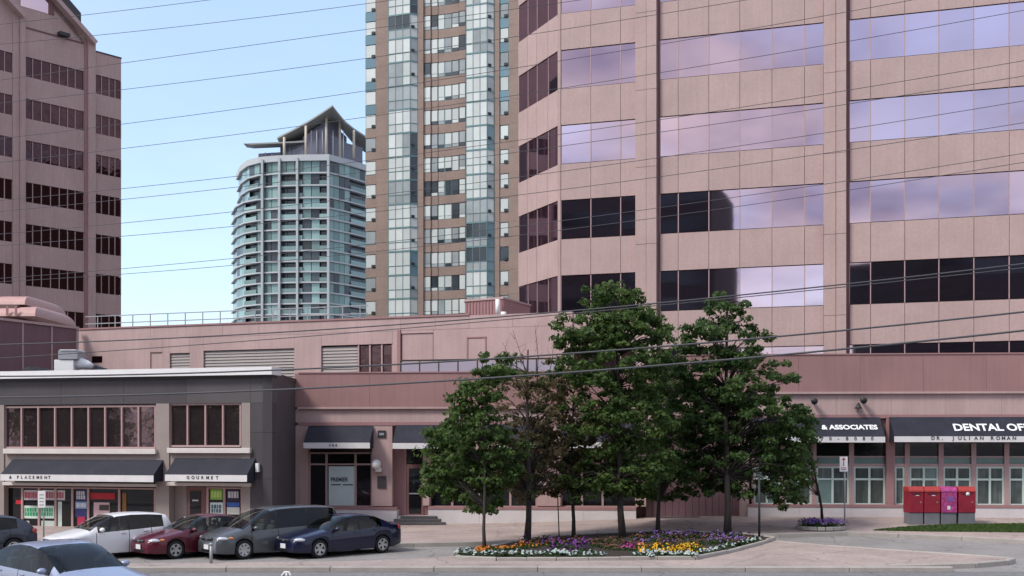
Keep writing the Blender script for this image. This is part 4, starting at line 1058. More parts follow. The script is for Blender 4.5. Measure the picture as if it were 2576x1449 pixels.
# ------------------------------------------------------------------ cars
def lathe(profile, n=24):
    """profile of (y, r) turned round the y axis"""
    vs = [(r * math.cos(2 * math.pi * k / n), y, r * math.sin(2 * math.pi * k / n)) for y, r in profile for k in range(n)]
    fs = [(i * n + k, i * n + (k + 1) % n, (i + 1) * n + (k + 1) % n, (i + 1) * n + k) for i in range(len(profile) - 1) for k in range(n)]
    return vs, fs
def wheel_meshes(rad, wid, spokes, key, _c={}):
    if key in _c: return _c[key]
    h = wid / 2; rr = rad * .66
    vs, fs = lathe([(-h * .8, rr), (-h, rr + .015), (-h, rad - .03), (-h * .75, rad), (h * .75, rad), (h, rad - .03), (h, rr + .015), (h * .8, rr), (-h * .8, rr)])
    ty = bpy.data.meshes.new('tyre'); ty.from_pydata(vs, [], fs); ty.materials.append(M['rubber'])
    for p in ty.polygons: p.use_smooth = True
    bm = bmesh.new()
    def addl(pr, mi):
        v, f = lathe(pr); vv = [bm.verts.new(c) for c in v]
        for q in f:
            try: bm.faces.new([vv[i] for i in q]).material_index = mi
            except ValueError: pass
    addl([(-h * .95, rr + .005), (-h * .95, rr - .025), (h * .3, rr - .03), (h * .3, rr + .005)], 0)       # rim ring, outer face at -y
    addl([(-h * .15, rr - .03), (-h * .15, .001)], 1)                                                     # dark brake well
    addl([(-h * .55, .055), (-h * .8, .05), (-h * .82, .001)], 0)
    for k in range(spokes):
        a = 2 * math.pi * k / spokes
        for v4 in (((.03, .035), (rr - .02, .055)),):
            (r0, w0), (r1, w1) = v4
            pts = []
            for y in (-h * .35, -h * .80):
                for r, w in ((r0, w0), (r1, w1)):
                    for s in (-1, 1):
                        yy = y if r < .1 else y - h * .08
                        pts.append(bm.verts.new((r * math.cos(a) - s * w * math.sin(a), yy, r * math.sin(a) + s * w * math.cos(a))))
            for f in ((0, 1, 3, 2), (4, 6, 7, 5), (0, 4, 5, 1), (2, 3, 7, 6), (0, 2, 6, 4), (1, 5, 7, 3)):
                bm.faces.new([pts[i] for i in f]).material_index = 0
    bmesh.ops.recalc_face_normals(bm, faces=bm.faces)
    rim = bpy.data.meshes.new('rim'); bm.to_mesh(rim); bm.free(); rim.materials.append(M['chrome']); rim.materials.append(M['seal'])
    _c[key] = (ty, rim); return ty, rim

def interp(pts, x):
    """pts sorted by descending x"""
    if x >= pts[0][0]: return pts[0][1]
    for (xa, ya), (xb, yb) in zip(pts[:-1], pts[1:]):
        if xa >= x >= xb: return ya + (yb - ya) * (xa - x) / (xa - xb) if xa != xb else ya
    return pts[-1][1]
CARS = {
 'sedan': dict(L=4.5, W=1.72, R=.315, wx=(1.33, -1.33),
   top=[(2.25, .60), (2.22, .66), (2.10, .72), (1.8, .80), (1.35, .885), (1.02, .945), (.6, 1.17), (.25, 1.335), (.05, 1.385), (-.2, 1.42), (-.55, 1.425), (-.9, 1.385), (-1.1, 1.34), (-1.45, 1.20), (-1.78, 1.075), (-1.95, 1.06), (-2.15, 1.045), (-2.22, 1.0), (-2.25, .94)],
   belt=[(2.25, .56), (2.15, .64), (1.8, .73), (1.02, .86), (0, .90), (-1.2, .955), (-1.8, .98), (-2.15, .95), (-2.25, .88)],
   ws=(1.02, .10), rw=(-1.06, -1.74), side=(.78, -1.30), pil=-.33, doors=(.82, -.33, -1.18)),
 'minivan': dict(L=5.05, W=1.80, R=.33, wx=(1.60, -1.42),
   top=[(2.52, .66), (2.48, .75), (2.32, .84), (2.0, .93), (1.62, 1.03), (1.2, 1.27), (.8, 1.50), (.5, 1.62), (.2, 1.675), (-.4, 1.70), (-1.2, 1.70), (-1.9, 1.67), (-2.15, 1.62), (-2.35, 1.30), (-2.46, 1.02), (-2.52, .80)],
   belt=[(2.52, .62), (2.4, .72), (2.0, .83), (1.62, .93), (0, 1.00), (-1.9, 1.03), (-2.3, 1.02), (-2.52, .78)],
   ws=(1.62, .50), rw=(-2.15, -2.40), side=(1.30, -2.10), pil=.28, pil2=-.95, doors=(1.32, .28, -.95)),
 'wagon': dict(L=4.3, W=1.72, R=.325, wx=(1.28, -1.25),
   top=[(2.15, .64), (2.12, .71), (2.0, .79), (1.7, .86), (1.25, .95), (1.0, 1.0), (.6, 1.25), (.25, 1.42), (.0, 1.475), (-.5, 1.51), (-1.1, 1.50), (-1.6, 1.46), (-1.78, 1.42), (-1.98, 1.12), (-2.08, .95), (-2.15, .80)],
   belt=[(2.15, .60), (2.05, .69), (1.7, .79), (1.0, .90), (0, .94), (-1.2, 1.0), (-1.9, 1.04), (-2.08, .92), (-2.15, .78)],
   ws=(1.0, .12), rw=(-1.78, -2.02), side=(.74, -1.62), pil=-.35, pil2=-1.22, doors=(.80, -.35, -1.15)),
 'hatch': dict(L=4.1, W=1.70, R=.31, wx=(1.22, -1.22),
   top=[(2.05, .62), (2.02, .68), (1.9, .75), (1.6, .83), (1.2, .92), (1.0, .96), (.6, 1.19), (.25, 1.35), (.0, 1.40), (-.5, 1.435), (-1.0, 1.41), (-1.4, 1.34), (-1.7, 1.22), (-1.92, 1.02), (-2.0, .92), (-2.05, .80)],
   belt=[(2.05, .58), (1.95, .66), (1.6, .75), (1.0, .86), (0, .90), (-1.2, .97), (-1.8, .99), (-2.0, .88), (-2.05, .78)],
   ws=(1.0, .12), rw=(-1.36, -1.80), side=(.74, -1.35), pil=-.33, doors=(.80, -.33, -1.1)),
}
def scaled(P, k):
    q = lambda l: [(x * k, z * k) for x, z in l]
    return {a: (q(b) if a in ('top', 'belt') else tuple(v * k for v in b) if isinstance(b, tuple) else b * k) for a, b in P.items()}
CARS['saloon'] = scaled(CARS['sedan'], 1.16)
def make_car(name, label, kind, pnt, origin, rz, group, amber=False, hs=1.0, detail=None):
    P = CARS[kind]; L, Wd, Rw = P['L'], P['W'], P['R']; W2 = Wd / 2
    car = thing(name, label, 'car', origin, rz, group); mw = WM[car.name]
    arch = Rw + .055; zb0 = .20; zw = Rw
    dxa = math.sqrt(max(.0001, arch ** 2 - (zw - zb0) ** 2))
    st = {round(L / 2 - t, 4) for t in (0, .03, .09, .2, .35)} | {round(-L / 2 + t, 4) for t in (0, .03, .10, .22, .38)}
    for xw in P['wx']:
        st |= {round(xw + dxa + .012, 4), round(xw - dxa - .012, 4)}
        for k in range(9): st.add(round(xw - dxa * math.cos(math.pi * k / 8), 4))
    for x, _ in P['top']: st.add(round(x, 4))
    st |= set(P['ws']) | set(P['rw']) | set(P['side'])
    for p in ('pil', 'pil2'):
        if p in P: st |= {P[p] - .05, P[p] + .05}
    seams = set()
    for d in P['doors']: st |= {d - .012, d + .012}; seams.add(d)
    xs = sorted(st, reverse=True)
    # drop nearly coincident stations
    xs2 = [xs[0]]
    for x in xs[1:]:
        if xs2[-1] - x > .004: xs2.append(x)
    xs = xs2
    def plan(x):
        f = L / 2 - x; b = x + L / 2
        k = 1.0
        if f < .75: k = min(k, .70 + .30 * (1 - (1 - f / .75) ** 2.4))
        if b < .6: k = min(k, .82 + .18 * (1 - (1 - b / .6) ** 2.2))
        return k
    cab = max(z for _, z in P['top']) - .95
    def zbot(x):
        z = zb0
        for xw in P['wx']:
            if abs(x - xw) <= dxa + 1e-6: z = max(z, zw + math.sqrt(max(0, arch ** 2 - (x - xw) ** 2)))
        f = L / 2 - x; b = x + L / 2
        if z == zb0 and f < .5: z = zb0 + .03 * (1 - f / .5)
        if z == zb0 and b < .6: z = zb0 + .10 * (1 - b / .6)
        return z
    bm = bmesh.new(); rings = []
    for x in xs:
        w = W2 * plan(x); zt = interp(P['top'], x); zl = min(interp(P['belt'], x), zt - .035); zz = zbot(x)
        g = max(0, min(1, (zt - zl - .06) / cab))
        wr = (W2 * .93 * plan(x)) * (1 - g) * .93 + (W2 * .72) * g
        wb = w * .955
        zsh = zl - .02
        half = [(w * .955, zz), (w * .99, zz + (zl - zz) * .16), (w * 1.0, zz + (zl - zz) * .5), (w * .99, zz + (zl - zz) * .80), (wb, zl),
                (wb + (wr - wb) * .55, zl + (zt - zl) * .52), (wr, zt - .035 - .01 * g), (wr * .90, zt - .008), (wr * .5, zt + .012), (0, zt + .02)]
        ring = [bm.verts.new((x, y, z)) for y, z in half] + [bm.verts.new((x, -y, z)) for y, z in half[:-1][::-1]]
        rings.append(ring)
    n = len(rings[0])        # 19 points: 0..8 left, 9 centre, 10..18 right
    mats = {'body': [], 'windscreen': [], 'rear_window': [], 'win': {}, 'seam': []}
    fl = {}
    for i in range(len(rings) - 1):
        xm = (xs[i] + xs[i + 1]) / 2
        for k in range(n - 1):
            f = bm.faces.new((rings[i][k], rings[i][k + 1], rings[i + 1][k + 1], rings[i + 1][k])); f.smooth = True
            kk = k if k < 9 else n - 2 - k      # mirrored index of the strip
            key = 'body'
            if any(abs(xm - d) < .011 for d in seams) and kk <= 3: key = 'seam'
            if kk in (7, 8) or (kk == 6):
                if P['ws'][0] >= xm >= P['ws'][1]: key = 'windscreen'
                if P['rw'][0] >= xm >= P['rw'][1]: key = 'rear_window'
            if kk in (4, 5) and P['side'][0] >= xm >= P['side'][1]:
                if abs(xm - P['pil']) < .05 or ('pil2' in P and abs(xm - P['pil2']) < .05): key = 'seam'
                else:
                    sidek = 'L' if k < 9 else 'R'; seg = 0 if xm > P['pil'] else (1 if ('pil2' not in P or xm > P['pil2']) else 2)
                    key = ('w', sidek, seg)
            fl[f] = key
    for r, rev in ((rings[0], False), (rings[-1], True)):
        f = bm.faces.new(r if rev else r[::-1]); fl[f] = 'body'
    bmesh.ops.recalc_face_normals(bm, faces=bm.faces)
    # split into body and glass meshes
    def sub(keys, name, matlist, parent, inset=0.0):
        b2 = bmesh.new(); vm = {}
        for f, k in fl.items():
            if k in keys:
                vs = []
                for v in f.verts:
                    if v not in vm: vm[v] = b2.verts.new(v.co)
                    vs.append(vm[v])
                nf = b2.faces.new(vs); nf.smooth = True; nf.material_index = 1 if (k == 'seam') else 0
        if not b2.faces: b2.free(); return None
        if inset:
            res = bmesh.ops.inset_region(b2, faces=b2.faces[:], thickness=inset, depth=-.004, use_even_offset=True)
            for f in res['faces']: f.material_index = 1
        if keys[0] == 'body':
            e = b2.edges[:]
            for ed in e:
                if len(ed.link_faces) == 2 and ed.calc_face_angle(0) > R(38): ed.smooth = False
        me = bpy.data.meshes.new(name); b2.to_mesh(me); b2.free()
        for m in matlist: me.materials.append(m)
        return link(name, me, parent, mw)
    body = sub(['body', 'seam'], 'body', [pnt, M['seal']], car)
    sub(['windscreen'], 'windscreen', [M['car_glass'], M['seal']], car, .028)
    sub(['rear_window'], 'rear_window', [M['privacy_glass'] if kind in ('minivan', 'wagon', 'hatch') else M['car_glass'], M['seal']], car, .028)
    for k in sorted({k for k in fl.values() if isinstance(k, tuple)}):
        sub([k], 'side_window', [M['privacy_glass'] if kind in ('minivan', 'wagon', 'hatch') and k[2] > 0 else M['car_glass'], M['seal']], car, .022)
    def surf(x, z):
        """half width of the body at height z"""
        i = min(range(len(xs)), key=lambda q: abs(xs[q] - x)); pts = [(v.co.z, v.co.y) for v in rings[i][:7]]
        for (za, ya), (zb_, yb) in zip(pts[:-1], pts[1:]):
            if za <= z <= zb_: return ya + (yb - ya) * (z - za) / max(1e-6, zb_ - za)
        return pts[0][1]
    # cabin: floor tray, dashboard, seats, steering wheel
    k_ = L / 4.5 if kind == 'saloon' else 1.0
    xc0 = P['ws'][0]; beltz = interp(P['belt'], xc0)
    link('cabin_floor', boxmesh(round(xc0 - P['rw'][1], 2), Wd - .22, .05, M['trim_dark']), car, mw @ T((xc0 + P['rw'][1]) / 2, 0, .48 * k_))
    link('dashboard', boxmesh(.42 * k_, Wd - .30, .30, M['trim_dark'], .05), car, mw @ T(xc0 - .22 * k_, 0, beltz - .16))
    link('parcel_shelf', boxmesh(.40 * k_, Wd - .30, .05, M['trim_dark'], .01), car, mw @ T(P['rw'][0] - .32, 0, interp(P['belt'], P['rw'][0]) - .04))
    rows_ = [(xc0 - 1.18 * k_, (.36, -.36)), (xc0 - 2.0 * k_, (.40, -.40, 0))]
    for xr_, ys_ in rows_:
        for y_ in ys_:
            if xr_ < P['rw'][0] - .1: continue
            st_ = link('seat', boxmesh(.48 * k_, .46, .16, M['seat_cloth'], .05), car, mw @ T(xr_ + .12, y_ * k_, .56 * k_))
            link('backrest', boxmesh(.14, .46, .60 * k_, M['seat_cloth'], .05), st_, mw @ T(xr_ - .14, y_ * k_, .80 * k_) @ Matrix.Rotation(R(-14), 4, 'Y'))
            link('headrest', boxmesh(.09, .24, .16, M['seat_cloth'], .04), st_, mw @ T(xr_ - .25, y_ * k_, 1.17 * k_))
    sw_ = MB(); c_ = mw @ T(xc0 - .62 * k_, .36 * k_, beltz - .02) @ Matrix.Rotation(R(-65), 4, 'Y')
    sw_.tube([c_ @ Vector((.18 * math.cos(a), .18 * math.sin(a), 0)) for a in [math.pi * 2 * q / 16 for q in range(17)]], .016, 6); sw_.tube([c_ @ Vector((-.18, 0, 0)), c_ @ Vector((.18, 0, 0))], .014, 5)
    sw_.build('steering_wheel', M['trim_dark'], car)
    # underbody
    ub = MB(); ub.box(mw @ T(0, 0, .30), (L - .5, Wd - .42, .22)); ub.box(mw @ T(P['wx'][0], 0, .45), (.74, Wd - .36, .46)); ub.box(mw @ T(P['wx'][1], 0, .45), (.74, Wd - .36, .46)); ub.build('underbody', M['seal'], car)
    ty, rim = wheel_meshes(Rw, .205, 5 if kind != 'minivan' else 7, (round(Rw, 3), kind == 'minivan'))
    for xw in P['wx']:
        for s in (1, -1):
            m2 = mw @ T(xw, s * (W2 - .115), Rw) @ (Matrix.Rotation(math.pi, 4, 'Z') if s > 0 else ident()) @ Matrix.Rotation(random.uniform(0, 6), 4, 'Y')
            wh = link('wheel', ty, car, m2); link('rim', rim, wh, m2)
    def blob(name, mat, c, r, parent=car, rot=0):
        b2 = bmesh.new(); bmesh.ops.create_uvsphere(b2, u_segments=14, v_segments=9, radius=1)
        for v in b2.verts: v.co = Vector((v.co.x * r[0], v.co.y * r[1], v.co.z * r[2]))
        me = bpy.data.meshes.new(name); b2.to_mesh(me); b2.free(); me.materials.append(mat)
        for p in me.polygons: p.use_smooth = True
        return link(name, me, parent, mw @ T(*c) @ Matrix.Rotation(rot, 4, 'Z'))
    zh = interp(P['belt'], L / 2 - .2)
    for s in (1, -1):
        xh = L / 2 - .26
        hl = blob('headlight', M['lens_clear'], (xh, s * (surf(xh, zh - .05) - .105), zh - .015), (.23, .15, .075), rot=-s * .55)
        if amber: blob('indicator', M['lens_amber'], (xh - .19, s * (surf(xh - .19, zh - .02) - .03), zh + .005), (.09, .05, .045), hl, -s * .3)
        zt_ = interp(P['belt'], -L / 2 + .12) - .06
        xt = -L / 2 + .13
        blob('tail_light', M['lens_red'], (xt, s * (surf(xt, zt_) - .075), zt_), (.13, .12, .11 if kind in ('sedan', 'hatch') else .20), rot=s * .3)
        xm_ = P['side'][0] - .10
        mr = blob('wing_mirror', pnt, (xm_, s * (W2 + .07), interp(P['belt'], xm_) + .10), (.09, .11, .075))
        for d in P['doors'][1:]:
            zz = interp(P['belt'], d + .18) - .10
            link('door_handle', boxmesh(.17, .03, .03, pnt if detail != 'dark_handles' else M['grey_metal'], .008), car, mw @ T(d + .20, s * (surf(d + .2, zz) + .012), zz))
    fw = W2 * .70
    gr = link('grille', boxmesh(.05, fw * 1.15, .11, M['seal'], .015), car, mw @ T(L / 2 - .01, 0, zh - .04))
    link('grille_bar', boxmesh(.05, fw * 1.1, .022, M['chrome'], .005), gr, mw @ T(L / 2 + .005, 0, zh - .015))
    link('badge', boxmesh(.02, .12, .07, M['chrome'], .015), gr, mw @ T(L / 2 + .02, 0, zh - .03))
    link('air_intake', boxmesh(.05, fw * 1.3, .10, M['seal'], .015), car, mw @ T(L / 2 - .012, 0, .30))
    link('licence_plate', boxmesh(.02, .32, .16, M['plate'], .004), car, mw @ T(L / 2 + .03, 0, .43))
    link('licence_plate', boxmesh(.02, .32, .16, M['plate'], .004), car, mw @ T(-L / 2 - .02, 0, .62))
    return car
def car_at(kind, xd, yd, theta, zg, wheel='front_left'):
    """origin and heading so that one wheel touches the road at a picture point; heading 0 = towards +x"""
    P = CARS[kind]; p = gpt(xd, yd, zg); a = theta
    lx = P['wx'][0]; ly = (P['W'] / 2 - .1) * (1 if wheel == 'front_left' else -1)
    return (p.x - (lx * math.cos(a) - ly * math.sin(a)), p.y - (lx * math.sin(a) + ly * math.cos(a)), zg), a
ROW = 'cars parked at an angle along the service road'
PN = dict(navy=paint('navy blue paint', (.004, .006, .034), .15), grey=paint('slate grey paint', (.085, .093, .102), .3), red=paint('maroon red paint', (.10, .006, .020), .15),
          white=paint('white car paint', (.74, .74, .75)), dark=paint('dark blue paint', (.035, .042, .065), .2), peri=paint('periwinkle blue paint', (.31, .35, .48), .3))
A = R(180 + 43)
o_, a_ = car_at('sedan', 802, 1404, A, .01); make_car('parked_car', 'navy blue sedan parked at the right end of the row, nearest the flower bed', 'sedan', PN['navy'], o_, a_, ROW)
o_, a_ = car_at('minivan', 612, 1407, A, .01); make_car('parked_car', 'slate grey minivan parked between the navy sedan and the maroon car', 'minivan', PN['grey'], o_, a_, ROW, amber=True)
o_, a_ = car_at('sedan', 440, 1406, R(180 + 45), .01); make_car('parked_car', 'maroon red sedan half hidden by the grey minivan', 'sedan', PN['red'], o_, a_, ROW, amber=True)
o_, a_ = car_at('wagon', 205, 1411, R(180 + 43), .01); make_car('parked_car', 'white compact wagon with dark side windows parked before the shop front', 'wagon', PN['white'], o_, a_, ROW, detail='dark_handles')
o_, a_ = car_at('hatch', -160, 1412, R(180 + 40), .01); make_car('parked_car', 'dark blue hatchback cut off by the left picture edge', 'hatch', PN['dark'], o_, a_, ROW)
# the blue saloon passing on the main road
ra = R(-37); hx, hy = -10.55, 26.3
make_car('passing_car', 'periwinkle blue sedan in the near lane at the bottom left corner', 'saloon', PN['peri'], (hx, hy, 0), ra, None)

# ------------------------------------------------------------------ trees
def add_leaves(pts, nrm, size, tint, name, mat, parent):
    """one small bent leaf quad per point"""
    n = len(pts)
    a = rng.normal(size=(n, 3)); nrm = nrm / np.linalg.norm(nrm, axis=1, keepdims=True)
    a -= nrm * (a * nrm).sum(1, keepdims=True); a /= np.linalg.norm(a, axis=1, keepdims=True)
    b = np.cross(nrm, a); s = size[:, None]
    v = np.stack([pts - a * s * .9, pts + b * s * .55 - nrm * s * .12, pts + a * s * .9, pts - b * s * .55 - nrm * s * .12], 1).reshape(-1, 3)
    org = np.array(WM[parent.name].translation)
    me = bpy.data.meshes.new(name); me.vertices.add(4 * n); me.vertices.foreach_set('co', (v - org).astype(np.float32).ravel())
    me.loops.add(4 * n); me.loops.foreach_set('vertex_index', np.arange(4 * n, dtype=np.int32))
    me.polygons.add(n); me.polygons.foreach_set('loop_start', np.arange(0, 4 * n, 4, dtype=np.int32)); me.polygons.foreach_set('loop_total', np.full(n, 4, np.int32))
    at = me.attributes.new('tint', 'FLOAT', 'FACE'); at.data.foreach_set('value', tint.astype(np.float32))
    me.update(); me.validate(); me.materials.append(mat)
    return link(name, me, parent, T(*org))
def tree(label, base, trunk_top, r0, lobes, Yc, nclump, per, leaf, mat, group='young trees in the flower bed', bare=None, dmul=1.0):
    nclump = int(nclump * (1.75 if mat is M['leaf_brown'] else 2.0)); per = int(per * .95); leaf = leaf * 1.05
    """lobes: (x, y, rx, ry) ellipses in the picture at the crown's depth; depth extent follows their width"""
    b = gpt(*base); t = thing('maple_tree', label, 'tree', tuple(b), 0, group)
    top = px(trunk_top[0], trunk_top[1], Yc)
    tm = MB(); path = []
    for k in range(9):
        s = k / 8; p = b.lerp(top, s); p += Vector((math.sin(s * 5 + b.x) * .06, math.cos(s * 4 + b.x) * .06, 0)) * (s > 0) * (1 - s * .3)
        path.append(p)
    tm.tube(path, [r0 * (1.25 if k == 0 else 1) * (1 - .8 * k / 8) + .008 for k in range(9)], 8)
    # clump centres inside the lobes
    cl = []; areas = np.array([l[2] * l[3] for l in lobes], float); areas /= areas.sum()
    sc = Yc / FP
    while len(cl) < nclump:
        l = lobes[rng.choice(len(lobes), p=areas)]
        d = rng.normal(size=3); d /= np.linalg.norm(d); rr = rng.random() ** .36
        p = px(l[0], l[1], Yc) + Vector((d[0] * l[2] * sc * rr, d[1] * l[2] * sc * rr * .85 * dmul, d[2] * l[3] * sc * rr))
        if all((p - q).length > .27 for q in cl): cl.append(p)
        elif rng.random() < .02: cl.append(p)
    # limbs from the trunk to a share of the clumps
    for q in cl[::2]:
        # start on the trunk below the clump
        best = min(path[2:], key=lambda p: (Vector((p.x - q.x, p.y - q.y, 0)).length * .5 + abs(q.z - p.z - .55 * Vector((p.x - q.x, p.y - q.y, 0)).length)))
        mid = best.lerp(q, .5) + Vector((0, 0, .12 * (q - best).length))
        tm.tube([best, mid, q], [r0 * .28, r0 * .17, .008], 5)
    if bare:
        for (x0, y0, x1, y1) in bare:
            p, q = px(x0, y0, Yc), px(x1, y1, Yc); m = p.lerp(q, .5) + Vector((.1, 0, 0)); tm.tube([p, m, q], [.022, .013, .005], 5)
            for k in range(5):
                s = .3 + .14 * k; a = p.lerp(q, s); e = a + Vector((random.uniform(-.5, .5), random.uniform(-.3, .3), random.uniform(.15, .5))); tm.tube([a, e], [.010, .003], 4)
    tm.build('trunk', M['bark'], t)
    P_, N_, S_, T_ = [], [], [], []
    for c in cl:
        k = int(per * rng.uniform(.5, 1.35)); rad = rng.uniform(.18, .42)
        d = rng.normal(size=(k, 3)); d /= np.linalg.norm(d, axis=1, keepdims=True)
        r_ = rad * rng.random(k)[:, None] ** .45
        pts = np.array(c) + d * r_ * np.array([1.15, 1.15, .62])
        nn = d * .8 + np.array([0, 0, .45]) + rng.normal(size=(k, 3)) * .5
        P_.append(pts); N_.append(nn); S_.append(rng.uniform(.6, 1.25, k) * leaf)
        T_.append(np.clip(rng.normal(.45, .25) + rng.normal(0, .18, k), 0, 1))
    add_leaves(np.concatenate(P_), np.concatenate(N_), np.concatenate(S_), np.concatenate(T_), 'crown', mat, t)
    return t
tree('tall green maple, the left of the two tallest, with a leaning trunk', (1567, 1360), (1545, 745), .125,
     [(1540, 755, 80, 50), (1480, 830, 105, 58), (1580, 830, 130, 65), (1550, 930, 170, 80), (1560, 1050, 150, 85), (1590, 1165, 125, 75), (1490, 1215, 95, 50), (1590, 1235, 90, 32)], 43.6, 190, 70, .105, M['leaf'])
tree('tall broad green maple, the right of the two tallest', (1830, 1350), (1828, 760), .135,
     [(1815, 790, 70, 50), (1815, 860, 125, 65), (1840, 960, 165, 80), (1880, 1060, 170, 90), (1840, 1160, 140, 75), (1945, 1150, 120, 80), (1770, 1040, 120, 90), (1975, 1050, 75, 65), (1960, 1245, 80, 35), (1715, 960, 70, 65), (1730, 1150, 85, 80), (1830, 1225, 110, 35)], 45.5, 230, 70, .108, M['leaf_deep'])
tree('small bright green maple at the left end of the flower bed', (1219, 1386), (1212, 960), .055,
     [(1205, 1000, 70, 60), (1180, 1080, 105, 65), (1165, 1180, 95, 70), (1235, 1150, 95, 85), (1190, 1255, 95, 32), (1240, 930, 60, 42), (1120, 1130, 60, 55), (1110, 1220, 55, 40)], 41.0, 120, 66, .100, M['leaf'])
tree('half bare browning maple with twigs sticking out at the top', (1326, 1367), (1330, 880), .115,
     [(1290, 950, 90, 62), (1345, 1030, 125, 75), (1330, 1130, 130, 78), (1310, 1215, 120, 52), (1380, 1200, 80, 55)], 43.8, 90, 56, .098, M['leaf_brown'], bare=[(1330, 990, 1290, 830), (1350, 980, 1345, 815), (1370, 980, 1395, 838), (1310, 1000, 1265, 862), (1400, 1000, 1420, 870)])
tree('rust tinged maple between the browning tree and the tall left maple', (1443, 1356), (1440, 990), .07,
     [(1420, 950, 90, 60), (1450, 1050, 125, 80), (1470, 1160, 120, 75), (1395, 1110, 100, 75), (1500, 1110, 80, 90)], 45.2, 80, 56, .098, M['leaf_brown'])
tree('low dark green maple set back between the two tall maples', (1655, 1341), (1655, 1010), .085,
     [(1665, 960, 85, 60), (1665, 1050, 105, 70), (1670, 1150, 115, 75), (1650, 1225, 100, 45)], 48.6, 95, 60, .100, M['leaf_deep'])
tree('slim leaning street tree rising from the purple flower planter', (2068, 1308), (2030, 1060), .055,
     [(2000, 1090, 60, 65), (2000, 1180, 65, 55), (1985, 1245, 55, 28)], 46.6, 34, 50, .095, M['leaf'], group='street trees')
# trees across the main road, mirrored in the shop windows
for k, (x, y, h, lab) in enumerate(((-34, -9, 8.5, 'broad tree across the main road, farthest left'), (-25, -12, 7.0, 'low tree across the main road, second from the left'), (-17, -10, 8.0, 'round tree across the main road opposite the charcoal shop'),
        (-9, -13, 6.5, 'low tree across the main road opposite the poster window'), (14, -12, 7.5, 'tree across the main road opposite the dental windows'), (24, -14, 7.0, 'tree across the main road, farthest right'),
        (-50, 6, 9, 'dense tree across the main road, left of the frame'), (-59, 3, 10, 'tall dense tree across the main road, left of the frame'), (-69, 6, 9, 'wide dense tree across the main road, left of the frame'), (-80, 3, 11, 'tallest dense tree across the main road, left of the frame'), (-92, 5, 10, 'last dense tree across the main road, left of the frame'))):
    t = thing('street_tree', lab, 'tree', (x, y, 0), 0, 'trees across the main road'); tb = MB(); tb.tube([(x, y, 0), (x, y, h * .6)], [.18, .08], 8); tb.build('trunk', M['bark'], t)
    m_ = 2200; d = rng.normal(size=(m_, 3)); d /= np.linalg.norm(d, axis=1, keepdims=True); r_ = rng.random((m_, 1)) ** .4
    pp = np.array([x, y, h * .56]) + d * r_ * np.array([4.6, 3.0, h * .46]) * (1 + .25 * np.sin(d[:, :1] * 7 + k) * np.cos(d[:, 2:] * 6))
    add_leaves(pp, d + rng.normal(size=(m_, 3)) * .5, rng.uniform(.25, .5, m_), rng.random(m_), 'crown', M['leaf_deep'], t)
# thin support stakes
for x, y, yt, lab, r in ((1407, 1354, 1150, 'thin leaning wooden stake behind the purple flowers', .022), (1910, 1355, 1200, 'thin dark post at the right tip of the flower bed', .05)):
    b = gpt(x, y); s_ = MB(); s_.tube([tuple(b - Vector((0, 0, .05))), tuple(px(x - (8 if x < 1500 else 0), yt, b.y))], [r, r * .9], 8)
    tag(s_.build('stake' if x < 1500 else 'post', M['bark'] if x < 1500 else M['dark_metal']), lab, 'stake' if x < 1500 else 'post')

# ------------------------------------------------------------------ flower bed
bed_px = [(1148, 1407), (1250, 1411), (1400, 1411), (1560, 1409), (1748, 1408), (1830, 1392), (1910, 1371), (1948, 1358), (1890, 1349), (1760, 1343), (1640, 1341), (1500, 1347), (1390, 1354), (1290, 1368), (1200, 1388)]
bed = [gpt(x, y, .15) for x, y in bed_px]
soil = thing('flower_bed', 'kerbed flower bed of orange, yellow, purple and white flowers under the maples', 'flower bed', tuple(bed[4]))
sm = MB()
bc = sum(bed, Vector()) / len(bed)
sm.add([p + Vector((0, 0, .07)) for p in bed] + [bc + Vector((0, 0, .16))], [(i, (i + 1) % len(bed), len(bed)) for i in range(len(bed))]); sm.build('soil', M['soil'], soil)
for a, b in zip(bed, bed[1:] + bed[:1]):
    d = b - a; n = max(1, round(d.length / 1.1))
    for i in range(n):
        p, q = a + d * (i / n), a + d * ((i + 1) / n); m = (p + q) / 2; m.z = .20 + gz(m.x, m.y) + random.uniform(-.008, .008)
        link('edging_stone', boxmesh(round((q - p).length - .01, 2), .13, .14, M['concrete_kerb'], .02), soil, T(m) @ Matrix.Rotation(math.atan2(d.y, d.x), 4, 'Z'))
PET = {k: make_mat(k + ' petals', c, .6, spec=.2, obj_var=.1) for k, c in dict(orange=(.46, .15, .02), yellow=(.58, .32, .02), purple=(.15, .04, .19), violet=(.20, .11, .34), white=(.36, .42, .40), magenta=(.45, .06, .25), bronze=(.10, .05, .03)).items()}
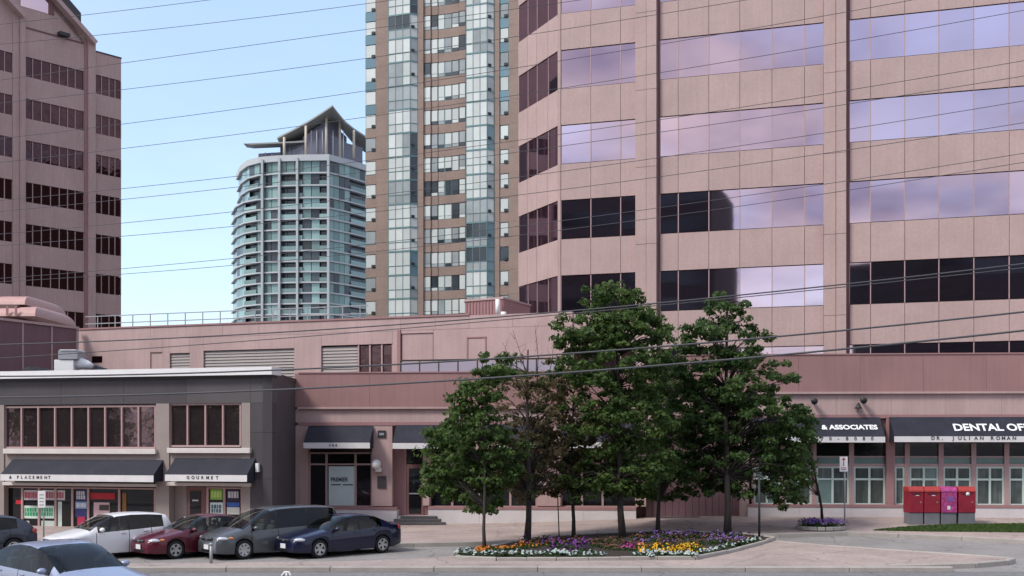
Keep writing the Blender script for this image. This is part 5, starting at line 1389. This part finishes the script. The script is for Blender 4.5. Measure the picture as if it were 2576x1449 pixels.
def clump_mesh(petal, nleaf, npet, rad, hgt, psize, leafmat, name):
    bm = bmesh.new()
    def quad(c, nrm, s, mi):
        nrm = Vector(nrm).normalized(); a = nrm.orthogonal().normalized(); a.rotate(Matrix.Rotation(random.uniform(0, 6.28), 3, nrm)); b = nrm.cross(a); c = Vector(c)
        f = bm.faces.new([bm.verts.new(c + a * s), bm.verts.new(c + b * s * .7), bm.verts.new(c - a * s), bm.verts.new(c - b * s * .7)]); f.material_index = mi
    for i in range(nleaf):
        th = random.uniform(0, 6.28); r = rad * math.sqrt(random.random()); z = hgt * random.uniform(.1, .8) * (1 - .5 * (r / rad) ** 2)
        quad((r * math.cos(th), r * math.sin(th), z), (math.cos(th) * .6, math.sin(th) * .6, .7), .07, 0)
    for i in range(npet):
        th = random.uniform(0, 6.28); r = rad * math.sqrt(random.random()); z = hgt * (1 - .45 * (r / rad) ** 2) * random.uniform(.8, 1.1)
        for k in range(2): quad((r * math.cos(th), r * math.sin(th), z + .01 * k), (math.cos(th) * .8 + random.uniform(-.3, .3), math.sin(th) * .8 - .4, .7), psize, 1)
    me = bpy.data.meshes.new(name); bm.to_mesh(me); bm.free(); me.materials.append(leafmat); me.materials.append(petal)
    return me
vari = {k: [clump_mesh(PET[k], 34, n, r, h, ps, M['leaf_deep'], 'flower_clump') for _ in range(4)] for k, (n, r, h, ps) in
        dict(orange=(9, .22, .26, .045), yellow=(10, .22, .26, .045), purple=(11, .25, .34, .045), violet=(10, .26, .36, .045), magenta=(10, .22, .28, .05), bronze=(12, .24, .34, .06)).items()}
vari['white'] = [clump_mesh(PET['white'], 20, 15, .20, .27, .06, M['leaf_deep'], 'dusty_miller') for _ in range(4)]
LAB = dict(orange=('marigold', 'orange marigold clump on the left side of the flower bed', 'orange marigolds'), yellow=('marigold', 'yellow orange marigold clump on the right side of the flower bed', 'yellow marigolds'),
  purple=('petunia', 'purple petunia clump in the middle of the flower bed', 'purple petunias'), violet=('salvia', 'violet salvia clump along the back of the flower bed', 'violet salvias'),
  magenta=('petunia', 'magenta petunia clump beside the yellow marigolds', 'magenta petunias'), bronze=('coleus', 'bronze leaved bedding plant at the back of the flower bed', 'bronze bedding plants'), white=('dusty_miller', 'silvery white dusty miller along the front edge of the flower bed', 'white edging plants'))
def plant(kind, xd, yd):
    p = gpt(xd, yd, .22); nm, lb, gr = LAB[kind]
    o = link(nm, random.choice(vari[kind]), None, T(p) @ Matrix.Rotation(random.uniform(0, 6.28), 4, 'Z') @ Matrix.Diagonal((k_ := random.uniform(.8, 1.15), k_, k_ * .78, 1)))
    tag(o, lb, nm.replace('_', ' '), gr)
def lerp2(a, b, t): return a[0] + (b[0] - a[0]) * t, a[1] + (b[1] - a[1]) * t
for k in range(33):
    t = k / 32
    if .62 < t < .74: continue
    x = 1158 + 590 * t; plant('white', x + random.uniform(-5, 5), 1401 + random.uniform(-3, 2) - (4 if t < .05 else 0))
for k in range(9):
    x, y = lerp2((1765, 1396), (1905, 1364), k / 8); plant('white', x, y - 2)
for k in range(34): x = random.uniform(1205, 1400); plant('orange', x, 1392 - (x - 1205) * .10 + random.uniform(-5, 4))
for k in range(26): x = random.uniform(1310, 1470); plant(random.choice(['purple', 'bronze']), x, random.uniform(1364, 1378))
for k in range(26): x = random.uniform(1385, 1480); plant('purple', x, random.uniform(1370, 1396))
for k in range(22): x = random.uniform(1480, 1600); plant('bronze', x, random.uniform(1366, 1390))
for k in range(10): x = random.uniform(1575, 1625); plant('magenta', x, random.uniform(1378, 1392))
for k in range(44): x = random.uniform(1612, 1765); plant('yellow', x, random.uniform(1377, 1397) - max(0, x - 1740) * .2)
for k in range(46): x = random.uniform(1600, 1800); plant(random.choice(['bronze', 'violet', 'bronze']), x, random.uniform(1352, 1376))
for k in range(30): x = random.uniform(1610, 1890); plant('violet', x, 1350 + random.uniform(-2, 8) + max(0, x - 1780) * .08)
for k in range(16): x = random.uniform(1800, 1900); plant(random.choice(['violet', 'bronze']), x, random.uniform(1360, 1374))

# ------------------------------------------------------------------ planter with purple flowers, signs, posts, mail boxes
pb = gpt(2066, 1332); pl = thing('stone_planter', 'low oval stone planter ring at the kerb, full of purple flowers', 'planter', tuple(pb))
for k in range(18):
    a = 2 * math.pi * k / 18; c = pb + Vector((math.cos(a) * .95, math.sin(a) * .7 + .1, .07)); nx = Vector((-math.sin(a) * .95, math.cos(a) * .7, 0))
    link('edging_stone', boxmesh(.31, .14, .16, M['concrete_kerb'], .02), pl, T(c) @ Matrix.Rotation(math.atan2(nx.y, nx.x), 4, 'Z'))
sm = MB(); sm.slab([(pb.x + math.cos(2 * math.pi * k / 16) * .9, pb.y + .1 + math.sin(2 * math.pi * k / 16) * .64) for k in range(16)], pb.z - .02, pb.z + .09); sm.build('soil', M['soil'], pl)
vp = [clump_mesh(PET['violet'], 24, 44, .30, .34, .04, M['leaf_deep'], 'petunia') for _ in range(3)]
for k in range(14):
    a = random.uniform(0, 6.28); r = math.sqrt(random.random()); o = link('petunia', random.choice(vp), None, T(pb + Vector((math.cos(a) * r * .75, math.sin(a) * r * .5 + .1, .10))) @ Matrix.Rotation(a, 4, 'Z'))
    tag(o, 'lilac purple petunia clump in the oval stone planter', 'petunia', 'planter petunias')
# parking sign on the right
def sign_post(label, xb, yb, ytop, w, hgt, red, zg=.15):
    b = gpt(xb, yb, zg); t = thing('street_sign', label, 'sign', tuple(b)); ztop = px(xb, ytop, b.y).z
    p = MB(); p.tube([(b.x, b.y, b.z - .05), (b.x, b.y, ztop)], .032, 8); p.build('post', M['grey_metal'], t)
    pn = wbox('sign_plate', M['white'], (b.x - .06, b.y - .05, ztop - hgt / 2 + .02), (w, .02, hgt), t, 0, .004)
    if red:
        tm = make_mat('sign red', (.45, .05, .05), .5)
        for dz, s in ((.10, '^'), (-.30, '->')):
            pass
        ar = MB(); c = Vector((b.x - .06, b.y - .064, ztop - hgt * .38))
        ar.box(T(c.x, c.y, c.z), (.04, .006, .26)); ar.prism(T(c.x, c.y, c.z + .12), [(-.09, 0), (.09, 0), (0, .11)], -.003, .003); ar.build('arrow', tm, pn)
        wbox('print_line', tm, (b.x - .06, b.y - .064, ztop - hgt * .72), (w * .7, .006, .03), pn); wbox('print_line', M['lettering_dark'], (b.x - .06, b.y - .064, ztop - hgt * .84), (w * .6, .006, .03), pn)
    else:
        for k in range(4): wbox('print_line', M['vent_grille'], (b.x - .06, b.y - .064, ztop - hgt * (.2 + .2 * k)), (w * .6, .006, .035), pn)
sign_post('white parking sign with red arrow on a grey post beside the oval planter', 2125, 1331, 1150, .33, .62, True)
sign_post('white parking sign on a post in front of the left shop windows', 110, 1352, 1236, .30, .68, False)
bp = gpt(531, 1417, .15); s_ = MB(); s_.tube([tuple(bp - Vector((0, 0, .03))), (bp.x, bp.y, px(531, 1372, bp.y).z)], .05, 8); s_.tube([(bp.x, bp.y, px(531, 1372, bp.y).z), (bp.x, bp.y, px(531, 1366, bp.y).z)], [.06, .05], 8)
tag(s_.build('bollard', M['grey_metal']), 'short grey bollard in front of the grey minivan', 'bollard')
# white bent railing top at the near kerb
hp = px(718, 1452, 33.4); s_ = MB()
s_.tube([hp + Vector((-.12, 0, -.3)), hp + Vector((-.10, 0, .05)), hp + Vector((-.02, 0, .15)), hp + Vector((.10, 0, .15)), hp + Vector((.16, 0, .05)), hp + Vector((.18, 0, -.3))], .035, 8)
s_.tube([hp + Vector((.03, 0, -.3)), hp + Vector((.03, 0, .14))], .03, 8)
tag(s_.build('hydrant_marker', M['white']), 'small white bent tube at the kerb in the bottom centre left', 'marker')
# red mail boxes
mbg = 'red mail boxes on the grass verge'
red_m = make_mat('crimson mail box', (.24, .010, .025), .5, var=.14, scale=3); red_l = make_mat('bright red lid', (.36, .04, .035), .5, var=.12, scale=3); grey_b = make_mat('grey mail box base', (.16, .16, .175), .6, var=.1, scale=3)
pinkm = make_mat('pink poster paper', (.36, .05, .19), .5, var=.5, scale=9, speck=.6)
for x0, x1, lab, kind in ((2286, 2324, 'red mail box at the left end of the row of four', 0), (2325, 2366, 'red mail box second from the left, beside the pink wrapped one', 0), (2367, 2408, 'mail box wrapped in a pink and purple poster', 1), (2411, 2455, 'red mail box with a white round sticker at the right end', 2)):
    b = gpt((x0 + x1) / 2, 1323); Yb = 47.6; b = Vector((((x0 + x1) / 2 - CX) / FP * Yb, Yb, .15 + gz(18, Yb)))
    t = thing('mail_box', lab, 'mail box', tuple(b), 0, mbg); w = (x1 - x0) / FP * Yb - .02
    z1, z2, z3 = px(x0, 1290, Yb).z, px(x0, 1237, Yb).z, px(x0, 1225, Yb).z
    wbox('base', grey_b, (b.x, Yb + .35, (b.z - .05 + z1) / 2), (w - .03, .66, z1 - b.z + .05), t, 0, .01)
    bd = wbox('body', red_m, (b.x, Yb + .35, (z1 + z2) / 2 + .002), (w, .72, z2 - z1 - .004), t, 0, .015)
    ld = MB(); ld.prism(T(b.x - w / 2, Yb, 0) @ Matrix.Rotation(R(90), 4, 'Z'), [(-.04, z2 + .003), (.74, z2 + .003), (.70, z3), (.10, z3), (-.02, z2 + .07)], -w, 0)
    ld.build('lid', red_l if kind != 1 else pinkm, t)
    wbox('slot', M['seal'], (b.x, Yb - .012, z2 - .10), (w * .6, .01, .04), bd); wbox('lock', M['grey_metal'], (b.x + w * .3, Yb - .014, (z1 + z2) / 2), (.05, .02, .05), bd)
    if kind == 1:
        po = wbox('poster', pinkm, (b.x, Yb - .022, (z1 + z2) / 2), (w - .03, .008, z2 - z1 - .03), bd)
        wbox('print_spot', PET['violet'], (b.x + .05, Yb - .03, z2 - .30), (.22, .006, .2), po); wbox('print_spot', M['plate'], (b.x - .02, Yb - .03, z1 + .22), (.13, .006, .16), po)
    if kind == 2:
        s_ = MB(); s_.tube([(b.x + .02, Yb - .02, z2 - .10), (b.x + .02, Yb - .03, z2 - .10)], .085, 14); s_.build('sticker', M['plate'], bd)
    else: wbox('print_mark', M['plate'], (b.x + .05, Yb - .015, z2 - .16), (.14, .006, .03), bd)
# grass verge
gv_px = [(2195, 1334), (2300, 1324), (2400, 1320), (2640, 1317), (2640, 1340), (2480, 1338), (2330, 1337)]
gp = [gpt(x, y, .16) for x, y in gv_px]
sheet('grass_verge', make_mat('turf', (.045, .085, .022), .95, var=.2, scale=3), [tuple(p[:2]) for p in gp], .158, step=1.0)
def inside(p, poly):
    c = False; j = len(poly) - 1
    for i in range(len(poly)):
        if (poly[i][1] > p[1]) != (poly[j][1] > p[1]) and p[0] < (poly[j][0] - poly[i][0]) * (p[1] - poly[i][1]) / (poly[j][1] - poly[i][1]) + poly[i][0]: c = not c
        j = i
    return c
gpl = [tuple(p[:2]) for p in gp]; bx0, bx1 = min(p[0] for p in gpl), max(p[0] for p in gpl); by0, by1 = min(p[1] for p in gpl), max(p[1] for p in gpl)
pts = []
while len(pts) < 9000:
    q = (random.uniform(bx0, bx1), random.uniform(by0, by1))
    if inside(q, gpl): pts.append((q[0], q[1], .155 + gz(*q) + .03))
gr = thing('lawn', None, None, (0, 0, 0)); 
go = add_leaves(np.array(pts), rng.normal(size=(len(pts), 3)) * np.array([1, 1, .25]), rng.uniform(.03, .06, len(pts)), rng.random(len(pts)), 'grass', M['grass'], gr)
go.parent = None; go.matrix_basis = ident(); bpy.data.objects.remove(gr); tag(go, 'short green grass on the verge around the red mail boxes', 'grass', kind='stuff')

# ------------------------------------------------------------------ overhead wires
def wire(pts, r, label, Yl=31.0, Yr=24.0):
    """through picture points; hung in a vertical plane that comes nearer to the right"""
    FW = Fac(0, Yl, 2576, Yr); W = []
    for x, y in pts:
        u = FW.u(x); W.append((u, FW.z(x, y)))
    us = np.array([w[0] for w in W]); zs = np.array([w[1] for w in W])
    k = np.polyfit(us, zs, 2 if len(W) > 2 else 1)           # a wire hangs in a shallow parabola
    n = 40; ua, ub = FW.u(-500), FW.u(2576) + 6
    mb = MB(); mb.tube([FW.pt(u, 0, float(np.polyval(k, u))) for u in np.linspace(ua, ub, n)], r, 6)
    tag(mb.build('overhead_wire', M['wire']), label, 'wire', 'overhead wires along the main road')
TH = .0068
wire([(0, 61), (262, 32), (525, 0)], TH, 'thin overhead wire, highest, leaving the picture top above the left sky')
wire([(0, 111), (306, 83), (644, 44), (918, 10)], TH, 'thin overhead wire, second from the top where it crosses the left sky')
wire([(0, 202), (306, 157), (577, 124), (919, 73), (1300, 22)], TH, 'thin overhead wire, third from the top in the left sky')
wire([(0, 260), (306, 224), (644, 185), (919, 149), (1275, 93), (1654, 38), (1788, 14)], TH, 'thin overhead wire, fourth from the top in the left sky')
wire([(0, 349), (306, 313), (644, 266), (921, 229), (1304, 171), (1654, 111), (1945, 65), (2288, 0)], TH, 'thin overhead wire, fifth from the top, passing just above the pointed roof')
wire([(0, 410), (306, 373), (644, 332), (793, 309), (1275, 242), (1654, 187), (1945, 139), (2576, 23)], TH, 'thin overhead wire, sixth from the top, crossing the swooping roof edge')
wire([(306, 474), (604, 444), (1275, 356), (1654, 300), (1945, 260), (2576, 152)], TH, 'thin overhead wire, upper one of the pair meeting the glass tower top storeys')
wire([(306, 502), (604, 470), (1275, 385), (1654, 335), (1945, 290), (2576, 191)], TH, 'thin overhead wire, lower one of the pair meeting the glass tower top storeys')
wire([(306, 561), (586, 534), (1275, 446), (1654, 400), (1945, 355), (2576, 253)], TH, 'thin overhead wire, upper one of the pair at the glass tower middle')
wire([(306, 595), (586, 569), (1275, 493), (1654, 447), (1945, 405), (2576, 308)], TH, 'thin overhead wire, lower one of the pair at the glass tower middle')
wire([(306, 675), (586, 652), (1275, 572), (1654, 524), (1945, 481), (2576, 386)], TH, 'thin overhead wire, upper one of the lowest pair crossing the sky')
wire([(306, 690), (586, 667), (1275, 596), (1654, 547), (1945, 507), (2576, 408)], TH, 'thin overhead wire, lower one of the lowest pair crossing the sky')
wire([(205, 862), (700, 833), (1275, 793), (1566, 774), (1945, 737), (2576, 661)], .015, 'dark cable crossing the pink rooftop wing, upper strand of its pair', 29, 23)
wire([(205, 888), (760, 848), (1275, 799), (1566, 779), (1945, 743), (2576, 672)], .010, 'dark cable crossing the pink rooftop wing, lower strand of its pair', 29, 23)
wire([(0, 946), (690, 932), (1275, 904), (1720, 864), (1905, 848), (2576, 787)], .019, 'thick black cable passing the top of the dusty red band', 28, 22)
wire([(0, 1000), (750, 975), (1180, 957), (1480, 938), (1720, 913), (1905, 893), (2576, 833)], .021, 'thick black cable, the lowest, crossing the middle of the trees', 28, 22)
